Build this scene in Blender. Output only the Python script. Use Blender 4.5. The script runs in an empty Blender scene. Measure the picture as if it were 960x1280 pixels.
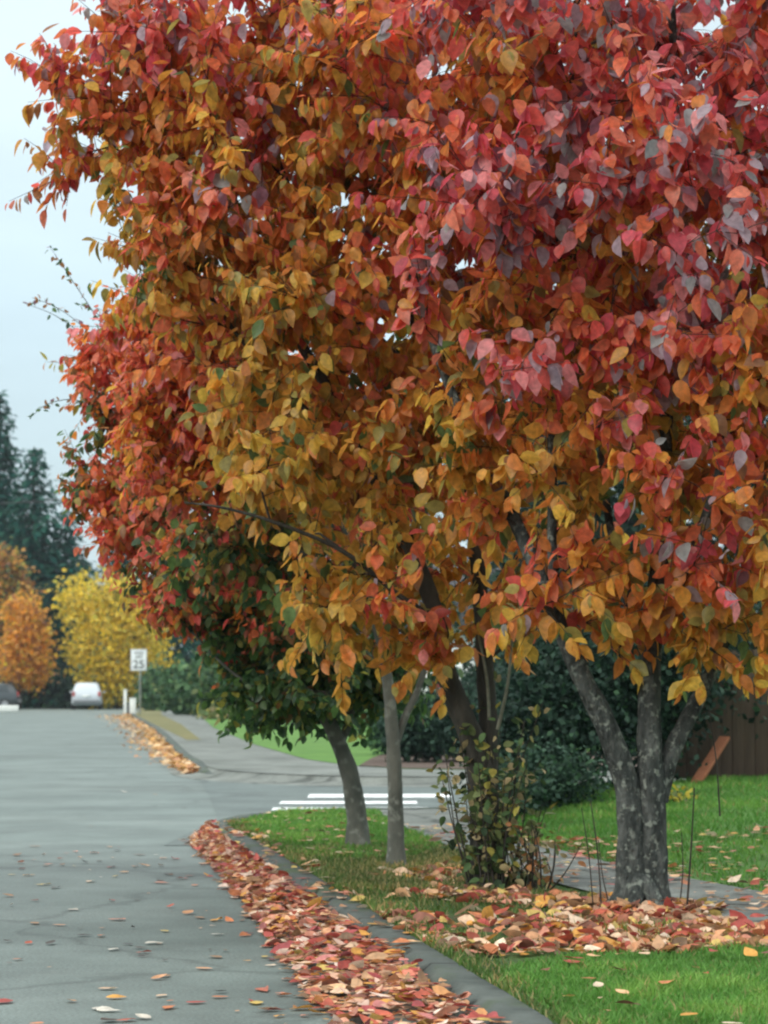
import bpy, bmesh, math, random
import numpy as np
from mathutils import Vector, Matrix, noise as mnoise

SC = bpy.context.scene
COL = SC.collection
R = math.radians
rng = np.random.default_rng(11)
random.seed(5)

# ------------------------------------------------------------------ camera
CAM_H, F, CX, CY, HY = 1.2, 3000.0, 480.0, 640.0, 862.0
PITCH = math.atan((HY - CY) / F)
cam = bpy.data.cameras.new('camera')
cam.sensor_fit = 'VERTICAL'
cam.sensor_height = 36.0
cam.sensor_width = 27.0
cam.lens = F / 1280 * 36
cam.clip_start, cam.clip_end = 0.1, 3000
cam.dof.use_dof = True
cam.dof.focus_distance = 10.0
cam.dof.aperture_fstop = 5.6
cam_o = bpy.data.objects.new('camera', cam)
cam_o.location = (0, 0, CAM_H)
cam_o.rotation_euler = (math.pi / 2 + PITCH, 0, 0)
COL.objects.link(cam_o)
SC.camera = cam_o


def ray(px, py):
    u, v = (px - CX) / F, (CY - py) / F
    return np.array([u, math.cos(PITCH) - v * math.sin(PITCH), math.sin(PITCH) + v * math.cos(PITCH)])


def P(px, py, D):
    """world point at depth Y = D seen at photo pixel (px, py)"""
    d = ray(px, py)
    return np.array([0, 0, CAM_H]) + d * (D / d[1])


def G(px, py, z=0.0):
    d = ray(px, py)
    t = (z - CAM_H) / d[2]
    return np.array([0, 0, CAM_H]) + d * t


# ------------------------------------------------------------------ materials
def new_mat(name):
    m = bpy.data.materials.new(name)
    m.use_nodes = True
    nt = m.node_tree
    return m, nt, nt.nodes['Principled BSDF']


def ramp_node(nt, stops):
    r = nt.nodes.new('ShaderNodeValToRGB')
    el = r.color_ramp.elements
    while len(el) < len(stops):
        el.new(0.5)
    for e, (p, c) in zip(el, stops):
        e.position = p
        e.color = (*c, 1)
    return r


def noise_mat(name, stops, scale=8.0, detail=6.0, rough=0.85, bump=0.3, bump_scale=None, spec=0.3,
              second=None, bump_dist=0.02, stretch=None):
    m, nt, b = new_mat(name)
    tc = nt.nodes.new('ShaderNodeTexCoord')
    src = tc.outputs['Object']
    if stretch:
        mp = nt.nodes.new('ShaderNodeMapping')
        mp.inputs['Scale'].default_value = stretch
        nt.links.new(src, mp.inputs['Vector'])
        src = mp.outputs['Vector']
    n = nt.nodes.new('ShaderNodeTexNoise')
    n.inputs['Scale'].default_value = scale
    n.inputs['Detail'].default_value = detail
    n.inputs['Roughness'].default_value = 0.62
    nt.links.new(src, n.inputs['Vector'])
    r = ramp_node(nt, stops)
    nt.links.new(n.outputs['Fac'], r.inputs['Fac'])
    col = r.outputs['Color']
    if second:
        sc2, lo, hi, c2 = second[:4]
        n2 = nt.nodes.new('ShaderNodeTexNoise')
        n2.inputs['Scale'].default_value = sc2
        n2.inputs['Detail'].default_value = 5
        nt.links.new(tc.outputs['Object'], n2.inputs['Vector'])
        mr = nt.nodes.new('ShaderNodeMapRange')
        mr.inputs['From Min'].default_value = lo
        mr.inputs['From Max'].default_value = hi
        nt.links.new(n2.outputs['Fac'], mr.inputs['Value'])
        mx = nt.nodes.new('ShaderNodeMix')
        mx.data_type = 'RGBA'
        nt.links.new(mr.outputs['Result'], mx.inputs[0])
        nt.links.new(col, mx.inputs[6])
        mx.inputs[7].default_value = (*c2, 1)
        col = mx.outputs[2]
    nt.links.new(col, b.inputs['Base Color'])
    b.inputs['Roughness'].default_value = rough
    b.inputs['Specular IOR Level'].default_value = spec
    if bump:
        n3 = nt.nodes.new('ShaderNodeTexNoise')
        n3.inputs['Scale'].default_value = bump_scale or scale * 6
        n3.inputs['Detail'].default_value = 4
        nt.links.new(src, n3.inputs['Vector'])
        bp = nt.nodes.new('ShaderNodeBump')
        bp.inputs['Strength'].default_value = bump
        bp.inputs['Distance'].default_value = bump_dist
        nt.links.new(n3.outputs['Fac'], bp.inputs['Height'])
        nt.links.new(bp.outputs['Normal'], b.inputs['Normal'])
    return m


def leaf_mat(name, rough=0.45, trans=0.35, spec=0.4):
    m, nt, b = new_mat(name)
    at = nt.nodes.new('ShaderNodeAttribute')
    at.attribute_name = 'Col'
    # faint mottling inside each leaf
    tc = nt.nodes.new('ShaderNodeTexCoord')
    n = nt.nodes.new('ShaderNodeTexNoise')
    n.inputs['Scale'].default_value = 38
    n.inputs['Detail'].default_value = 3
    nt.links.new(tc.outputs['Object'], n.inputs['Vector'])
    mr = nt.nodes.new('ShaderNodeMapRange')
    mr.inputs['From Min'].default_value = 0.3
    mr.inputs['From Max'].default_value = 0.7
    mr.inputs['To Min'].default_value = 0.72
    mr.inputs['To Max'].default_value = 1.2
    nt.links.new(n.outputs['Fac'], mr.inputs['Value'])
    mul = nt.nodes.new('ShaderNodeVectorMath')
    mul.operation = 'SCALE'
    nt.links.new(at.outputs['Color'], mul.inputs[0])
    nt.links.new(mr.outputs['Result'], mul.inputs['Scale'])
    nt.links.new(mul.outputs['Vector'], b.inputs['Base Color'])
    b.inputs['Roughness'].default_value = rough
    b.inputs['Specular IOR Level'].default_value = spec
    tr = nt.nodes.new('ShaderNodeBsdfTranslucent')
    m2 = nt.nodes.new('ShaderNodeVectorMath')
    m2.operation = 'SCALE'
    m2.inputs['Scale'].default_value = 1.4
    nt.links.new(mul.outputs['Vector'], m2.inputs[0])
    nt.links.new(m2.outputs['Vector'], tr.inputs['Color'])
    mx = nt.nodes.new('ShaderNodeMixShader')
    mx.inputs[0].default_value = trans
    out = nt.nodes['Material Output']
    nt.links.new(b.outputs[0], mx.inputs[1])
    nt.links.new(tr.outputs[0], mx.inputs[2])
    nt.links.new(mx.outputs[0], out.inputs['Surface'])
    return m


def flat_mat(name, c, rough=0.5, metal=0.0, spec=0.5, vary=0.12, coat=0.0):
    lo = tuple(x * (1 - vary) for x in c)
    hi = tuple(min(1, x * (1 + vary)) for x in c)
    m = noise_mat(name, [(0.3, lo), (0.7, hi)], scale=5, rough=rough, bump=0, spec=spec)
    b = m.node_tree.nodes['Principled BSDF']
    b.inputs['Metallic'].default_value = metal
    b.inputs['Coat Weight'].default_value = coat
    return m


M = {}
M['leaf'] = leaf_mat('autumn_leaf', 0.45, 0.55, 0.45)
M['litter'] = leaf_mat('fallen_leaf', 0.6, 0.15, 0.3)
M['green_leaf'] = leaf_mat('evergreen_leaf', 0.6, 0.2, 0.15)
M['needle'] = leaf_mat('conifer_needle', 0.85, 0.15, 0.03)
M['blade'] = leaf_mat('grass_blade', 0.55, 0.3, 0.25)
M['bark_grey'] = noise_mat('grey_bark_with_lichen', [(0.3, (.016, .019, .018)), (0.48, (.05, .056, .052)), (0.68, (.115, .122, .112))],
                           scale=17, detail=10, rough=0.95, bump=1.0, bump_scale=55, stretch=(1, 1, .4),
                           second=(27, .55, .66, (.19, .21, .18)), bump_dist=.03, spec=.15)
M['bark_dark'] = noise_mat('dark_bark', [(0.3, (.022, .022, .018)), (0.7, (.075, .068, .055))], scale=12, rough=0.95, bump=0.7,
                           bump_scale=45, stretch=(1, 1, .35))
M['bark_young'] = noise_mat('smooth_young_bark', [(0.3, (.06, .066, .055)), (0.7, (.15, .15, .125))], scale=7, rough=0.9, bump=0.4,
                            bump_scale=40, stretch=(1, 1, .5), second=(16, .55, .7, (.2, .21, .18)))
M['twig'] = noise_mat('twig_bark', [(0.3, (.02, .018, .015)), (0.7, (.06, .05, .04))], scale=20, rough=0.9, bump=0)
M['shoot'] = noise_mat('pale_shoot_bark', [(0.3, (.10, .11, .08)), (0.7, (.2, .2, .15))], scale=20, rough=0.9, bump=0)
M['asphalt'] = noise_mat('worn_asphalt', [(0.25, (.10, .127, .116)), (0.5, (.134, .165, .152)), (0.8, (.168, .2, .184))],
                         scale=0.45, detail=10, rough=0.62, bump=0.35, bump_scale=120, spec=0.35, bump_dist=0.006,
                         second=(0.23, .52, .75, (.085, .104, .094)), stretch=(.5, 1.6, 1))
def asphalt_detail(m, crack=.32):
    nt = m.node_tree
    b = nt.nodes['Principled BSDF']
    src = b.inputs['Base Color'].links[0].from_socket
    tc = nt.nodes.new('ShaderNodeTexCoord')
    gn = nt.nodes.new('ShaderNodeTexNoise'); gn.inputs['Scale'].default_value = 70; gn.inputs['Detail'].default_value = 3
    nt.links.new(tc.outputs['Object'], gn.inputs['Vector'])
    g2 = nt.nodes.new('ShaderNodeMapRange'); g2.inputs['From Min'].default_value = .3; g2.inputs['From Max'].default_value = .7
    g2.inputs['To Min'].default_value = .68; g2.inputs['To Max'].default_value = 1.3
    nt.links.new(gn.outputs['Fac'], g2.inputs['Value'])
    # seams and cracks: warped cell borders
    wn = nt.nodes.new('ShaderNodeTexNoise'); wn.inputs['Scale'].default_value = 1.5; wn.inputs['Detail'].default_value = 6
    nt.links.new(tc.outputs['Object'], wn.inputs['Vector'])
    ad = nt.nodes.new('ShaderNodeVectorMath'); ad.operation = 'MULTIPLY_ADD'
    ad.inputs[1].default_value = (.9, .9, .9)
    nt.links.new(wn.outputs['Color'], ad.inputs[0]); nt.links.new(tc.outputs['Object'], ad.inputs[2])
    vo = nt.nodes.new('ShaderNodeTexVoronoi'); vo.feature = 'DISTANCE_TO_EDGE'; vo.inputs['Scale'].default_value = .28
    nt.links.new(ad.outputs['Vector'], vo.inputs['Vector'])
    cr = nt.nodes.new('ShaderNodeMapRange'); cr.inputs['From Min'].default_value = .0; cr.inputs['From Max'].default_value = .016
    cr.inputs['To Min'].default_value = 1 - crack; cr.inputs['To Max'].default_value = 1
    nt.links.new(vo.outputs['Distance'], cr.inputs['Value'])
    # damp and oil blotches
    bn = nt.nodes.new('ShaderNodeTexNoise'); bn.inputs['Scale'].default_value = .9; bn.inputs['Detail'].default_value = 7; bn.inputs['Roughness'].default_value = .7
    nt.links.new(tc.outputs['Object'], bn.inputs['Vector'])
    b2_ = nt.nodes.new('ShaderNodeMapRange'); b2_.inputs['From Min'].default_value = .38; b2_.inputs['From Max'].default_value = .62
    b2_.inputs['To Min'].default_value = .76; b2_.inputs['To Max'].default_value = 1.1
    nt.links.new(bn.outputs['Fac'], b2_.inputs['Value'])
    cur = src
    for o_ in (g2, cr, b2_):
        mu = nt.nodes.new('ShaderNodeVectorMath'); mu.operation = 'SCALE'
        nt.links.new(cur, mu.inputs[0]); nt.links.new(o_.outputs['Result'], mu.inputs['Scale'])
        cur = mu.outputs['Vector']
    nt.links.new(cur, b.inputs['Base Color'])


asphalt_detail(M['asphalt'])
M['asphalt_dark'] = noise_mat('side_street_asphalt', [(0.25, (.082, .104, .097)), (0.8, (.125, .153, .142))],
                              scale=0.8, detail=10, rough=0.65, bump=0.35, bump_scale=120, spec=0.35, bump_dist=0.006)
asphalt_detail(M['asphalt_dark'], .35)
M['concrete'] = noise_mat('sidewalk_concrete', [(0.25, (.125, .138, .125)), (0.75, (.205, .218, .198))], scale=2.5, detail=10,
                          rough=0.85, bump=0.3, bump_scale=90, second=(1.1, .5, .75, (.10, .11, .09)), bump_dist=0.005)
asphalt_detail(M['concrete'], .6)


def joints(m, step):
    nt = m.node_tree
    b = nt.nodes['Principled BSDF']
    src = b.inputs['Base Color'].links[0].from_socket
    tc = nt.nodes.new('ShaderNodeTexCoord')
    sp = nt.nodes.new('ShaderNodeSeparateXYZ'); nt.links.new(tc.outputs['Object'], sp.inputs[0])
    md = nt.nodes.new('ShaderNodeMath'); md.operation = 'PINGPONG'; md.inputs[1].default_value = step / 2
    nt.links.new(sp.outputs['Y'], md.inputs[0])
    mr = nt.nodes.new('ShaderNodeMapRange'); mr.inputs['From Min'].default_value = .006; mr.inputs['From Max'].default_value = .02
    mr.inputs['To Min'].default_value = .3
    nt.links.new(md.outputs[0], mr.inputs['Value'])
    mu = nt.nodes.new('ShaderNodeVectorMath'); mu.operation = 'SCALE'
    nt.links.new(src, mu.inputs[0]); nt.links.new(mr.outputs['Result'], mu.inputs['Scale'])
    nt.links.new(mu.outputs['Vector'], b.inputs['Base Color'])


joints(M['concrete'], 1.5)
M['kerb'] = noise_mat('mossy_kerb_concrete', [(0.25, (.035, .045, .04)), (0.75, (.115, .13, .118))], scale=4, detail=9,
                      rough=0.9, bump=0.5, bump_scale=60, second=(2.2, .52, .68, (.06, .085, .04)), bump_dist=0.01)
M['paint'] = noise_mat('road_paint', [(0.3, (.25, .26, .25)), (0.48, (.7, .72, .71)), (0.6, (.8, .82, .81))], scale=9, rough=0.6, bump=0)
M['verge'] = noise_mat('grassy_soil', [(0.25, (.03, .045, .015)), (0.55, (.05, .10, .022)), (0.8, (.07, .14, .03))], scale=3.2,
                       detail=9, rough=0.95, bump=0.8, bump_scale=60, second=(1.5, .53, .7, (.06, .055, .03)))
M['dry_verge'] = noise_mat('dry_leafy_verge', [(0.3, (.10, .11, .045)), (0.55, (.15, .14, .06)), (0.75, (.28, .19, .08))], scale=3, detail=10, rough=1, bump=.5)
M['far_lawn'] = noise_mat('mown_lawn', [(0.3, (.06, .14, .025)), (0.55, (.09, .19, .035)), (0.75, (.12, .23, .05))], scale=1.3, detail=10, rough=1, bump=.4)
M['lawn'] = noise_mat('lawn_turf', [(0.25, (.045, .10, .02)), (0.55, (.075, .165, .03)), (0.8, (.1, .2, .04))], scale=2.2,
                      detail=10, rough=0.95, bump=0.8, bump_scale=45)
M['ground'] = noise_mat('distant_ground', [(0.3, (.035, .05, .025)), (0.7, (.06, .075, .035))], scale=.2, rough=1, bump=0)
M['mulch'] = noise_mat('bark_mulch', [(0.25, (.05, .035, .028)), (0.75, (.14, .1, .08))], scale=6, detail=10, rough=1, bump=0.9,
                       bump_scale=30)
M['fence'] = noise_mat('weathered_fence_wood', [(0.3, (.075, .05, .036)), (0.7, (.11, .076, .054))], scale=6, rough=.9, bump=.4,
                       bump_scale=30, stretch=(6, 6, .6))
M['plank'] = noise_mat('reddish_plank', [(0.3, (.26, .095, .045)), (0.7, (.4, .16, .08))], scale=5, rough=.8, bump=.3,
                       bump_scale=30, stretch=(6, 6, .6))
M['white_wall'] = noise_mat('white_siding', [(0.3, (.74, .76, .77)), (0.7, (.82, .83, .84))], scale=1, rough=.7, bump=0)
M['roof'] = noise_mat('roof_shingle', [(0.3, (.05, .05, .055)), (0.7, (.1, .1, .105))], scale=9, rough=.95, bump=.5)
M['glass'] = flat_mat('dark_glass', (.02, .03, .035), rough=.12, spec=.6)
M['car_silver'] = flat_mat('pale_silver_car_paint', (.46, .5, .53), rough=.32, metal=.15, coat=.6, vary=.03)
M['car_dark'] = flat_mat('dark_grey_car_paint', (.05, .06, .065), rough=.35, metal=.2, coat=.6, vary=.05)
M['rubber'] = flat_mat('tyre_rubber', (.02, .02, .02), rough=.85)
M['rim'] = flat_mat('wheel_rim', (.35, .36, .37), rough=.4, metal=.7)
M['tail'] = flat_mat('tail_light_red', (.35, .03, .025), rough=.3)
M['head'] = flat_mat('head_light_lens', (.7, .72, .74), rough=.2)
M['bumper'] = flat_mat('bumper_plastic', (.16, .17, .18), rough=.6)
M['plate'] = flat_mat('number_plate_white', (.7, .72, .7), rough=.5)
M['sign_white'] = flat_mat('sign_face_white', (.74, .78, .78), rough=.45, vary=.04)
M['sign_black'] = flat_mat('sign_ink_black', (.012, .013, .016), rough=.5)
M['post'] = flat_mat('weathered_sign_post', (.2, .22, .19), rough=.7, vary=.3)
M['white_post'] = flat_mat('white_painted_post', (.7, .72, .68), rough=.6, vary=.1)
M['cap'] = flat_mat('dark_post_cap', (.03, .03, .03), rough=.5)


# ------------------------------------------------------------------ mesh helpers
def tag(o, label=None, cat=None, group=None, kind=None):
    if label: o['label'] = label
    if cat: o['category'] = cat
    if group: o['group'] = group
    if kind: o['kind'] = kind
    return o


def empty(name, loc, label, cat, group=None):
    o = bpy.data.objects.new(name, None)
    o.empty_display_size = 0.2
    o.location = tuple(float(v) for v in loc)
    COL.objects.link(o)
    return tag(o, label, cat, group)


def link(name, me, mat, parent=None):
    o = bpy.data.objects.new(name, me)
    me.materials.append(mat)
    COL.objects.link(o)
    if parent is not None:
        o.parent = parent
    return o


def np_mesh(name, V, Fc, mat, parent=None, cols=None, smooth=False):
    """V (n,3), Fc (m,k) -> one mesh; coordinates are world, moved to parent's frame"""
    V = np.asarray(V, float)
    if parent is not None:
        off = np.array(parent.location) if parent.parent is None else np.array(parent.location) + np.array(parent.parent.location)
        V = V - off
    Fc = np.asarray(Fc, np.int32)
    me = bpy.data.meshes.new(name)
    n, (m, k) = len(V), Fc.shape
    me.vertices.add(n)
    me.vertices.foreach_set('co', V.astype(np.float32).ravel())
    me.loops.add(m * k)
    me.loops.foreach_set('vertex_index', Fc.ravel())
    me.polygons.add(m)
    me.polygons.foreach_set('loop_start', np.arange(0, m * k, k, dtype=np.int32))
    if smooth:
        me.polygons.foreach_set('use_smooth', np.ones(m, bool))
    if cols is not None:
        a = me.attributes.new('Col', 'FLOAT_COLOR', 'POINT')
        c4 = np.ones((n, 4), np.float32)
        c4[:, :3] = cols
        a.data.foreach_set('color', c4.ravel())
    me.update(calc_edges=True)
    return link(name, me, mat, parent)


def unit(v):
    v = np.asarray(v, float)
    return v / np.maximum(np.linalg.norm(v, axis=-1, keepdims=True), 1e-9)


class Mb:
    """quads collected into one mesh"""
    def __init__(self):
        self.v, self.f, self.n = [], [], 0

    def add(self, V, Fc):
        self.v.append(np.asarray(V, float))
        self.f.append(np.asarray(Fc, np.int32) + self.n)
        self.n += len(V)

    def tube(self, pts, rad, sides=6, jit=0.0, flute=0.0):
        pts = np.asarray(pts, float)
        rad = np.broadcast_to(np.asarray(rad, float), (len(pts),))
        t = unit(np.gradient(pts, axis=0))
        ref = np.array([0.31, 0.9, 0.12])
        s = unit(np.cross(t, ref))
        u = np.cross(s, t)
        a = np.arange(sides) / sides * 2 * math.pi
        rr = rad[:, None] * (1 + (rng.random((len(pts), sides)) - .5) * 2 * jit)
        if flute:
            ph = rng.random(4) * 6.28
            al = np.linspace(0, 1, len(pts))[:, None] * np.linalg.norm(pts[-1] - pts[0])
            rr = rr * (1 + flute * (.5 * np.sin(3 * a + ph[0] + al * 2.1) + .3 * np.sin(5 * a + ph[1] - al * 5) + .25 * np.sin(9 * a + ph[2] + 3 * np.sin(al * 9))
                                    + .3 * np.sin(al * 17 + ph[3] + 2 * a)))
        V = pts[:, None] + rr[..., None] * (np.cos(a)[None, :, None] * s[:, None] + np.sin(a)[None, :, None] * u[:, None])
        V = V.reshape(-1, 3)
        i = np.arange(len(pts) - 1)[:, None] * sides
        j = np.arange(sides)[None]
        j2 = (j + 1) % sides
        q = np.stack([i + j, i + j2, i + sides + j2, i + sides + j], -1).reshape(-1, 4)
        self.add(V, q)

    def box(self, c, size, rot=0.0, bevel=0.0):
        bm = bmesh.new()
        bmesh.ops.create_cube(bm, size=1)
        bmesh.ops.scale(bm, vec=size, verts=bm.verts)
        if bevel:
            bmesh.ops.bevel(bm, geom=bm.edges[:], offset=bevel, segments=2, affect='EDGES', profile=.6)
        if rot is not None and rot != 0.0:
            mt = rot if isinstance(rot, Matrix) else Matrix.Rotation(rot, 3, 'Z')
            bmesh.ops.rotate(bm, matrix=mt, verts=bm.verts)
        bmesh.ops.translate(bm, vec=Vector([float(x) for x in c]), verts=bm.verts)
        bmesh.ops.triangulate(bm, faces=bm.faces[:])
        bm.verts.index_update()
        V = [v.co[:] for v in bm.verts]
        Fq = [[v.index for v in f.verts] + [f.verts[0].index] for f in bm.faces]
        bm.free()
        self.addtri(V, [q[:3] for q in Fq])

    def addtri(self, V, T):
        self.tris = getattr(self, 'tris', [])
        self.v.append(np.asarray(V, float))
        self.tris.append(np.asarray(T, np.int32) + self.n)
        self.n += len(V)

    def build(self, name, mat, parent=None, smooth=False):
        V = np.concatenate(self.v)
        tris = list(getattr(self, 'tris', []))
        if tris:
            for q in self.f:
                tris.append(q[:, [0, 1, 2]])
                tris.append(q[:, [0, 2, 3]])
            return np_mesh(name, V, np.concatenate(tris), mat, parent, smooth=smooth)
        return np_mesh(name, V, np.concatenate(self.f), mat, parent, smooth=smooth)


def poly_sheet(name, pts, z, mat, kind='structure', cuts=0, parent=None):
    bm = bmesh.new()
    vs = [bm.verts.new((float(p[0]), float(p[1]), z)) for p in pts]
    f = bm.faces.new(vs)
    if f.normal.z < 0 or sum((vs[i].co.x * vs[(i + 1) % len(vs)].co.y - vs[(i + 1) % len(vs)].co.x * vs[i].co.y) for i in range(len(vs))) < 0:
        f.normal_flip()
    bmesh.ops.triangulate(bm, faces=bm.faces[:])
    me = bpy.data.meshes.new(name)
    bm.to_mesh(me)
    bm.free()
    o = link(name, me, mat, parent)
    if kind: o['kind'] = kind
    return o


def catmull(pts, n=8):
    pts = np.asarray(pts, float)
    q = np.vstack([2 * pts[0] - pts[1], pts, 2 * pts[-1] - pts[-2]])
    out = []
    for i in range(1, len(q) - 2):
        for t in np.linspace(0, 1, n, endpoint=False):
            a, b, c, d = q[i - 1], q[i], q[i + 1], q[i + 2]
            out.append(.5 * ((2 * b) + (c - a) * t + (2 * a - 5 * b + 4 * c - d) * t * t + (-a + 3 * b - 3 * c + d) * t ** 3))
    out.append(pts[-1])
    return np.array(out)


def sweep(name, line, profile, mat, kind='structure', taper=0):
    """profile: (offset to the right of travel, z)"""
    line = np.asarray(line, float)
    t = unit(np.gradient(line, axis=0))
    nrm = np.stack([t[:, 1], -t[:, 0]], -1)
    k = len(profile)
    V = []
    for i, (p, nn) in enumerate(zip(line, nrm)):
        f = min(1.0, (i / taper) ** .8) if taper else 1.0
        for (o, z) in profile:
            V.append((p[0] + nn[0] * o, p[1] + nn[1] * o, z * f + (rng.random() - .5) * .006))
    q = []
    for i in range(len(line) - 1):
        for j in range(k - 1):
            q.append((i * k + j, (i + 1) * k + j, (i + 1) * k + j + 1, i * k + j + 1))
    o = np_mesh(name, V, q, mat, smooth=True)
    if kind: o['kind'] = kind
    return o


def in_poly(x, y, poly):
    poly = np.asarray(poly, float)
    inside = np.zeros(len(x), bool)
    j = len(poly) - 1
    for i in range(len(poly)):
        xi, yi, xj, yj = *poly[i][:2], *poly[j][:2]
        c = ((yi > y) != (yj > y)) & (x < (xj - xi) * (y - yi) / (yj - yi + 1e-12) + xi)
        inside ^= c
        j = i
    return inside


def scatter(poly, n):
    poly = np.asarray(poly, float)[:, :2]
    lo, hi = poly.min(0), poly.max(0)
    out = np.zeros((0, 2))
    while len(out) < n:
        p = lo + rng.random((n * 2 + 50, 2)) * (hi - lo)
        out = np.vstack([out, p[in_poly(p[:, 0], p[:, 1], poly)]])
    return out[:n]


def vnoise(Pn, scale, seed=0.0):
    return np.array([mnoise.noise(Vector((p[0] * scale + seed, p[1] * scale - seed, p[2] * scale + 2 * seed))) for p in Pn])


# ------------------------------------------------------------------ leaves
_ot, _ow = [.13, .34, .58, .80], [.30, .47, .43, .24]
LEAF_T = np.array([[0, 0, 0], [.34, 0, 0], [.66, 0, 0], [1, 0, 0]] + [[t, -w_, .26 * w_] for t, w_ in zip(_ot, _ow)] + [[t, w_, .26 * w_] for t, w_ in zip(_ot, _ow)])
LEAF_F = np.array([[0, 1, 4], [1, 5, 4], [1, 2, 5], [2, 6, 5], [2, 7, 6], [2, 3, 7], [0, 8, 1], [1, 8, 9], [1, 9, 2], [2, 9, 10], [2, 10, 11], [2, 11, 3]])


def leaf_geo(Pn, A, Nn, L, W, cols, curl=0.15, simple=False):
    """base points, axis, upper-face normal, length, width, colour -> verts, tris, colours"""
    A = unit(A)
    S = unit(np.cross(A, Nn))
    U = np.cross(S, A)
    T = LEAF_T if not simple else np.array([[0, 0, 0], [.5, -.5, .1], [1, 0, 0], [.5, .5, .1]])
    FT = LEAF_F if not simple else np.array([[0, 2, 1], [0, 3, 2]])
    n, k = len(Pn), len(T)
    L, W = np.broadcast_to(L, (n,)), np.broadcast_to(W, (n,))
    cu = curl * (rng.random(n) * 2 - .6)
    V = (Pn[:, None] + A[:, None] * (T[None, :, 0:1] * L[:, None, None]) + S[:, None] * (T[None, :, 1:2] * W[:, None, None])
         + U[:, None] * ((T[None, :, 2] * W[:, None] - cu[:, None] * (T[None, :, 0] ** 2) * L[:, None])[..., None]))
    Fc = (np.arange(n) * k)[:, None, None] + FT[None]
    C = np.repeat(np.asarray(cols, float), k, axis=0)
    return V.reshape(-1, 3), Fc.reshape(-1, 3), C


PAL = {
    'crimson': (.52, .065, .09), 'red': (.58, .085, .065), 'pink': (.66, .23, .23), 'scarlet': (.62, .14, .05), 'coral': (.66, .18, .10),
    'orange': (.60, .21, .035), 'amber': (.58, .285, .035), 'gold': (.58, .375, .045), 'olive': (.31, .27, .06),
    'green': (.10, .17, .05), 'dgreen': (.045, .095, .04), 'plum': (.22, .10, .14), 'mauve': (.36, .29, .34),
    'slate': (.27, .29, .29), 'brown': (.28, .13, .05),  # mauve and slate: grey sky reflection on leaf faces put into the colour
}


def pick(names, probs, n):
    probs = np.asarray(probs, float)
    idx = rng.choice(len(names), size=n, p=probs / probs.sum())
    return np.array([PAL[k] for k in names])[idx]


BANDS = [  # low s -> high s
    (['gold', 'amber', 'orange', 'olive', 'green'], [5, 5, 1.6, 2, 1.0]),
    (['amber', 'gold', 'orange', 'scarlet', 'olive', 'green', 'brown'], [4.5, 2.4, 4, .8, 1.2, .5, .6]),
    (['orange', 'scarlet', 'amber', 'coral', 'red', 'olive', 'mauve', 'brown'], [5, 3.4, 2.6, 1.6, .8, .6, .4, .6]),
    (['scarlet', 'red', 'coral', 'orange', 'crimson', 'pink', 'mauve', 'plum', 'slate'], [3, 4, 2.4, 1, 2.2, 1.8, 1.3, .7, .8]),
    (['red', 'crimson', 'pink', 'mauve', 'coral', 'slate', 'plum'], [3.6, 3.2, 3.4, 2.2, 1.2, 1.4, .9]),
]


def autumn(s):
    b = np.clip(np.floor(s), 0, 4).astype(int)
    out = np.zeros((len(s), 3))
    for i in range(5):
        m = b == i
        if m.any():
            out[m] = pick(*BANDS[i], m.sum())
    g_ = out.mean(1, keepdims=True)
    out = (out * .94 + g_ * .06) * 1.03 * (1 + (rng.random((len(s), 1)) - .5) * .4)
    return np.clip(out, .01, .85)


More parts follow.
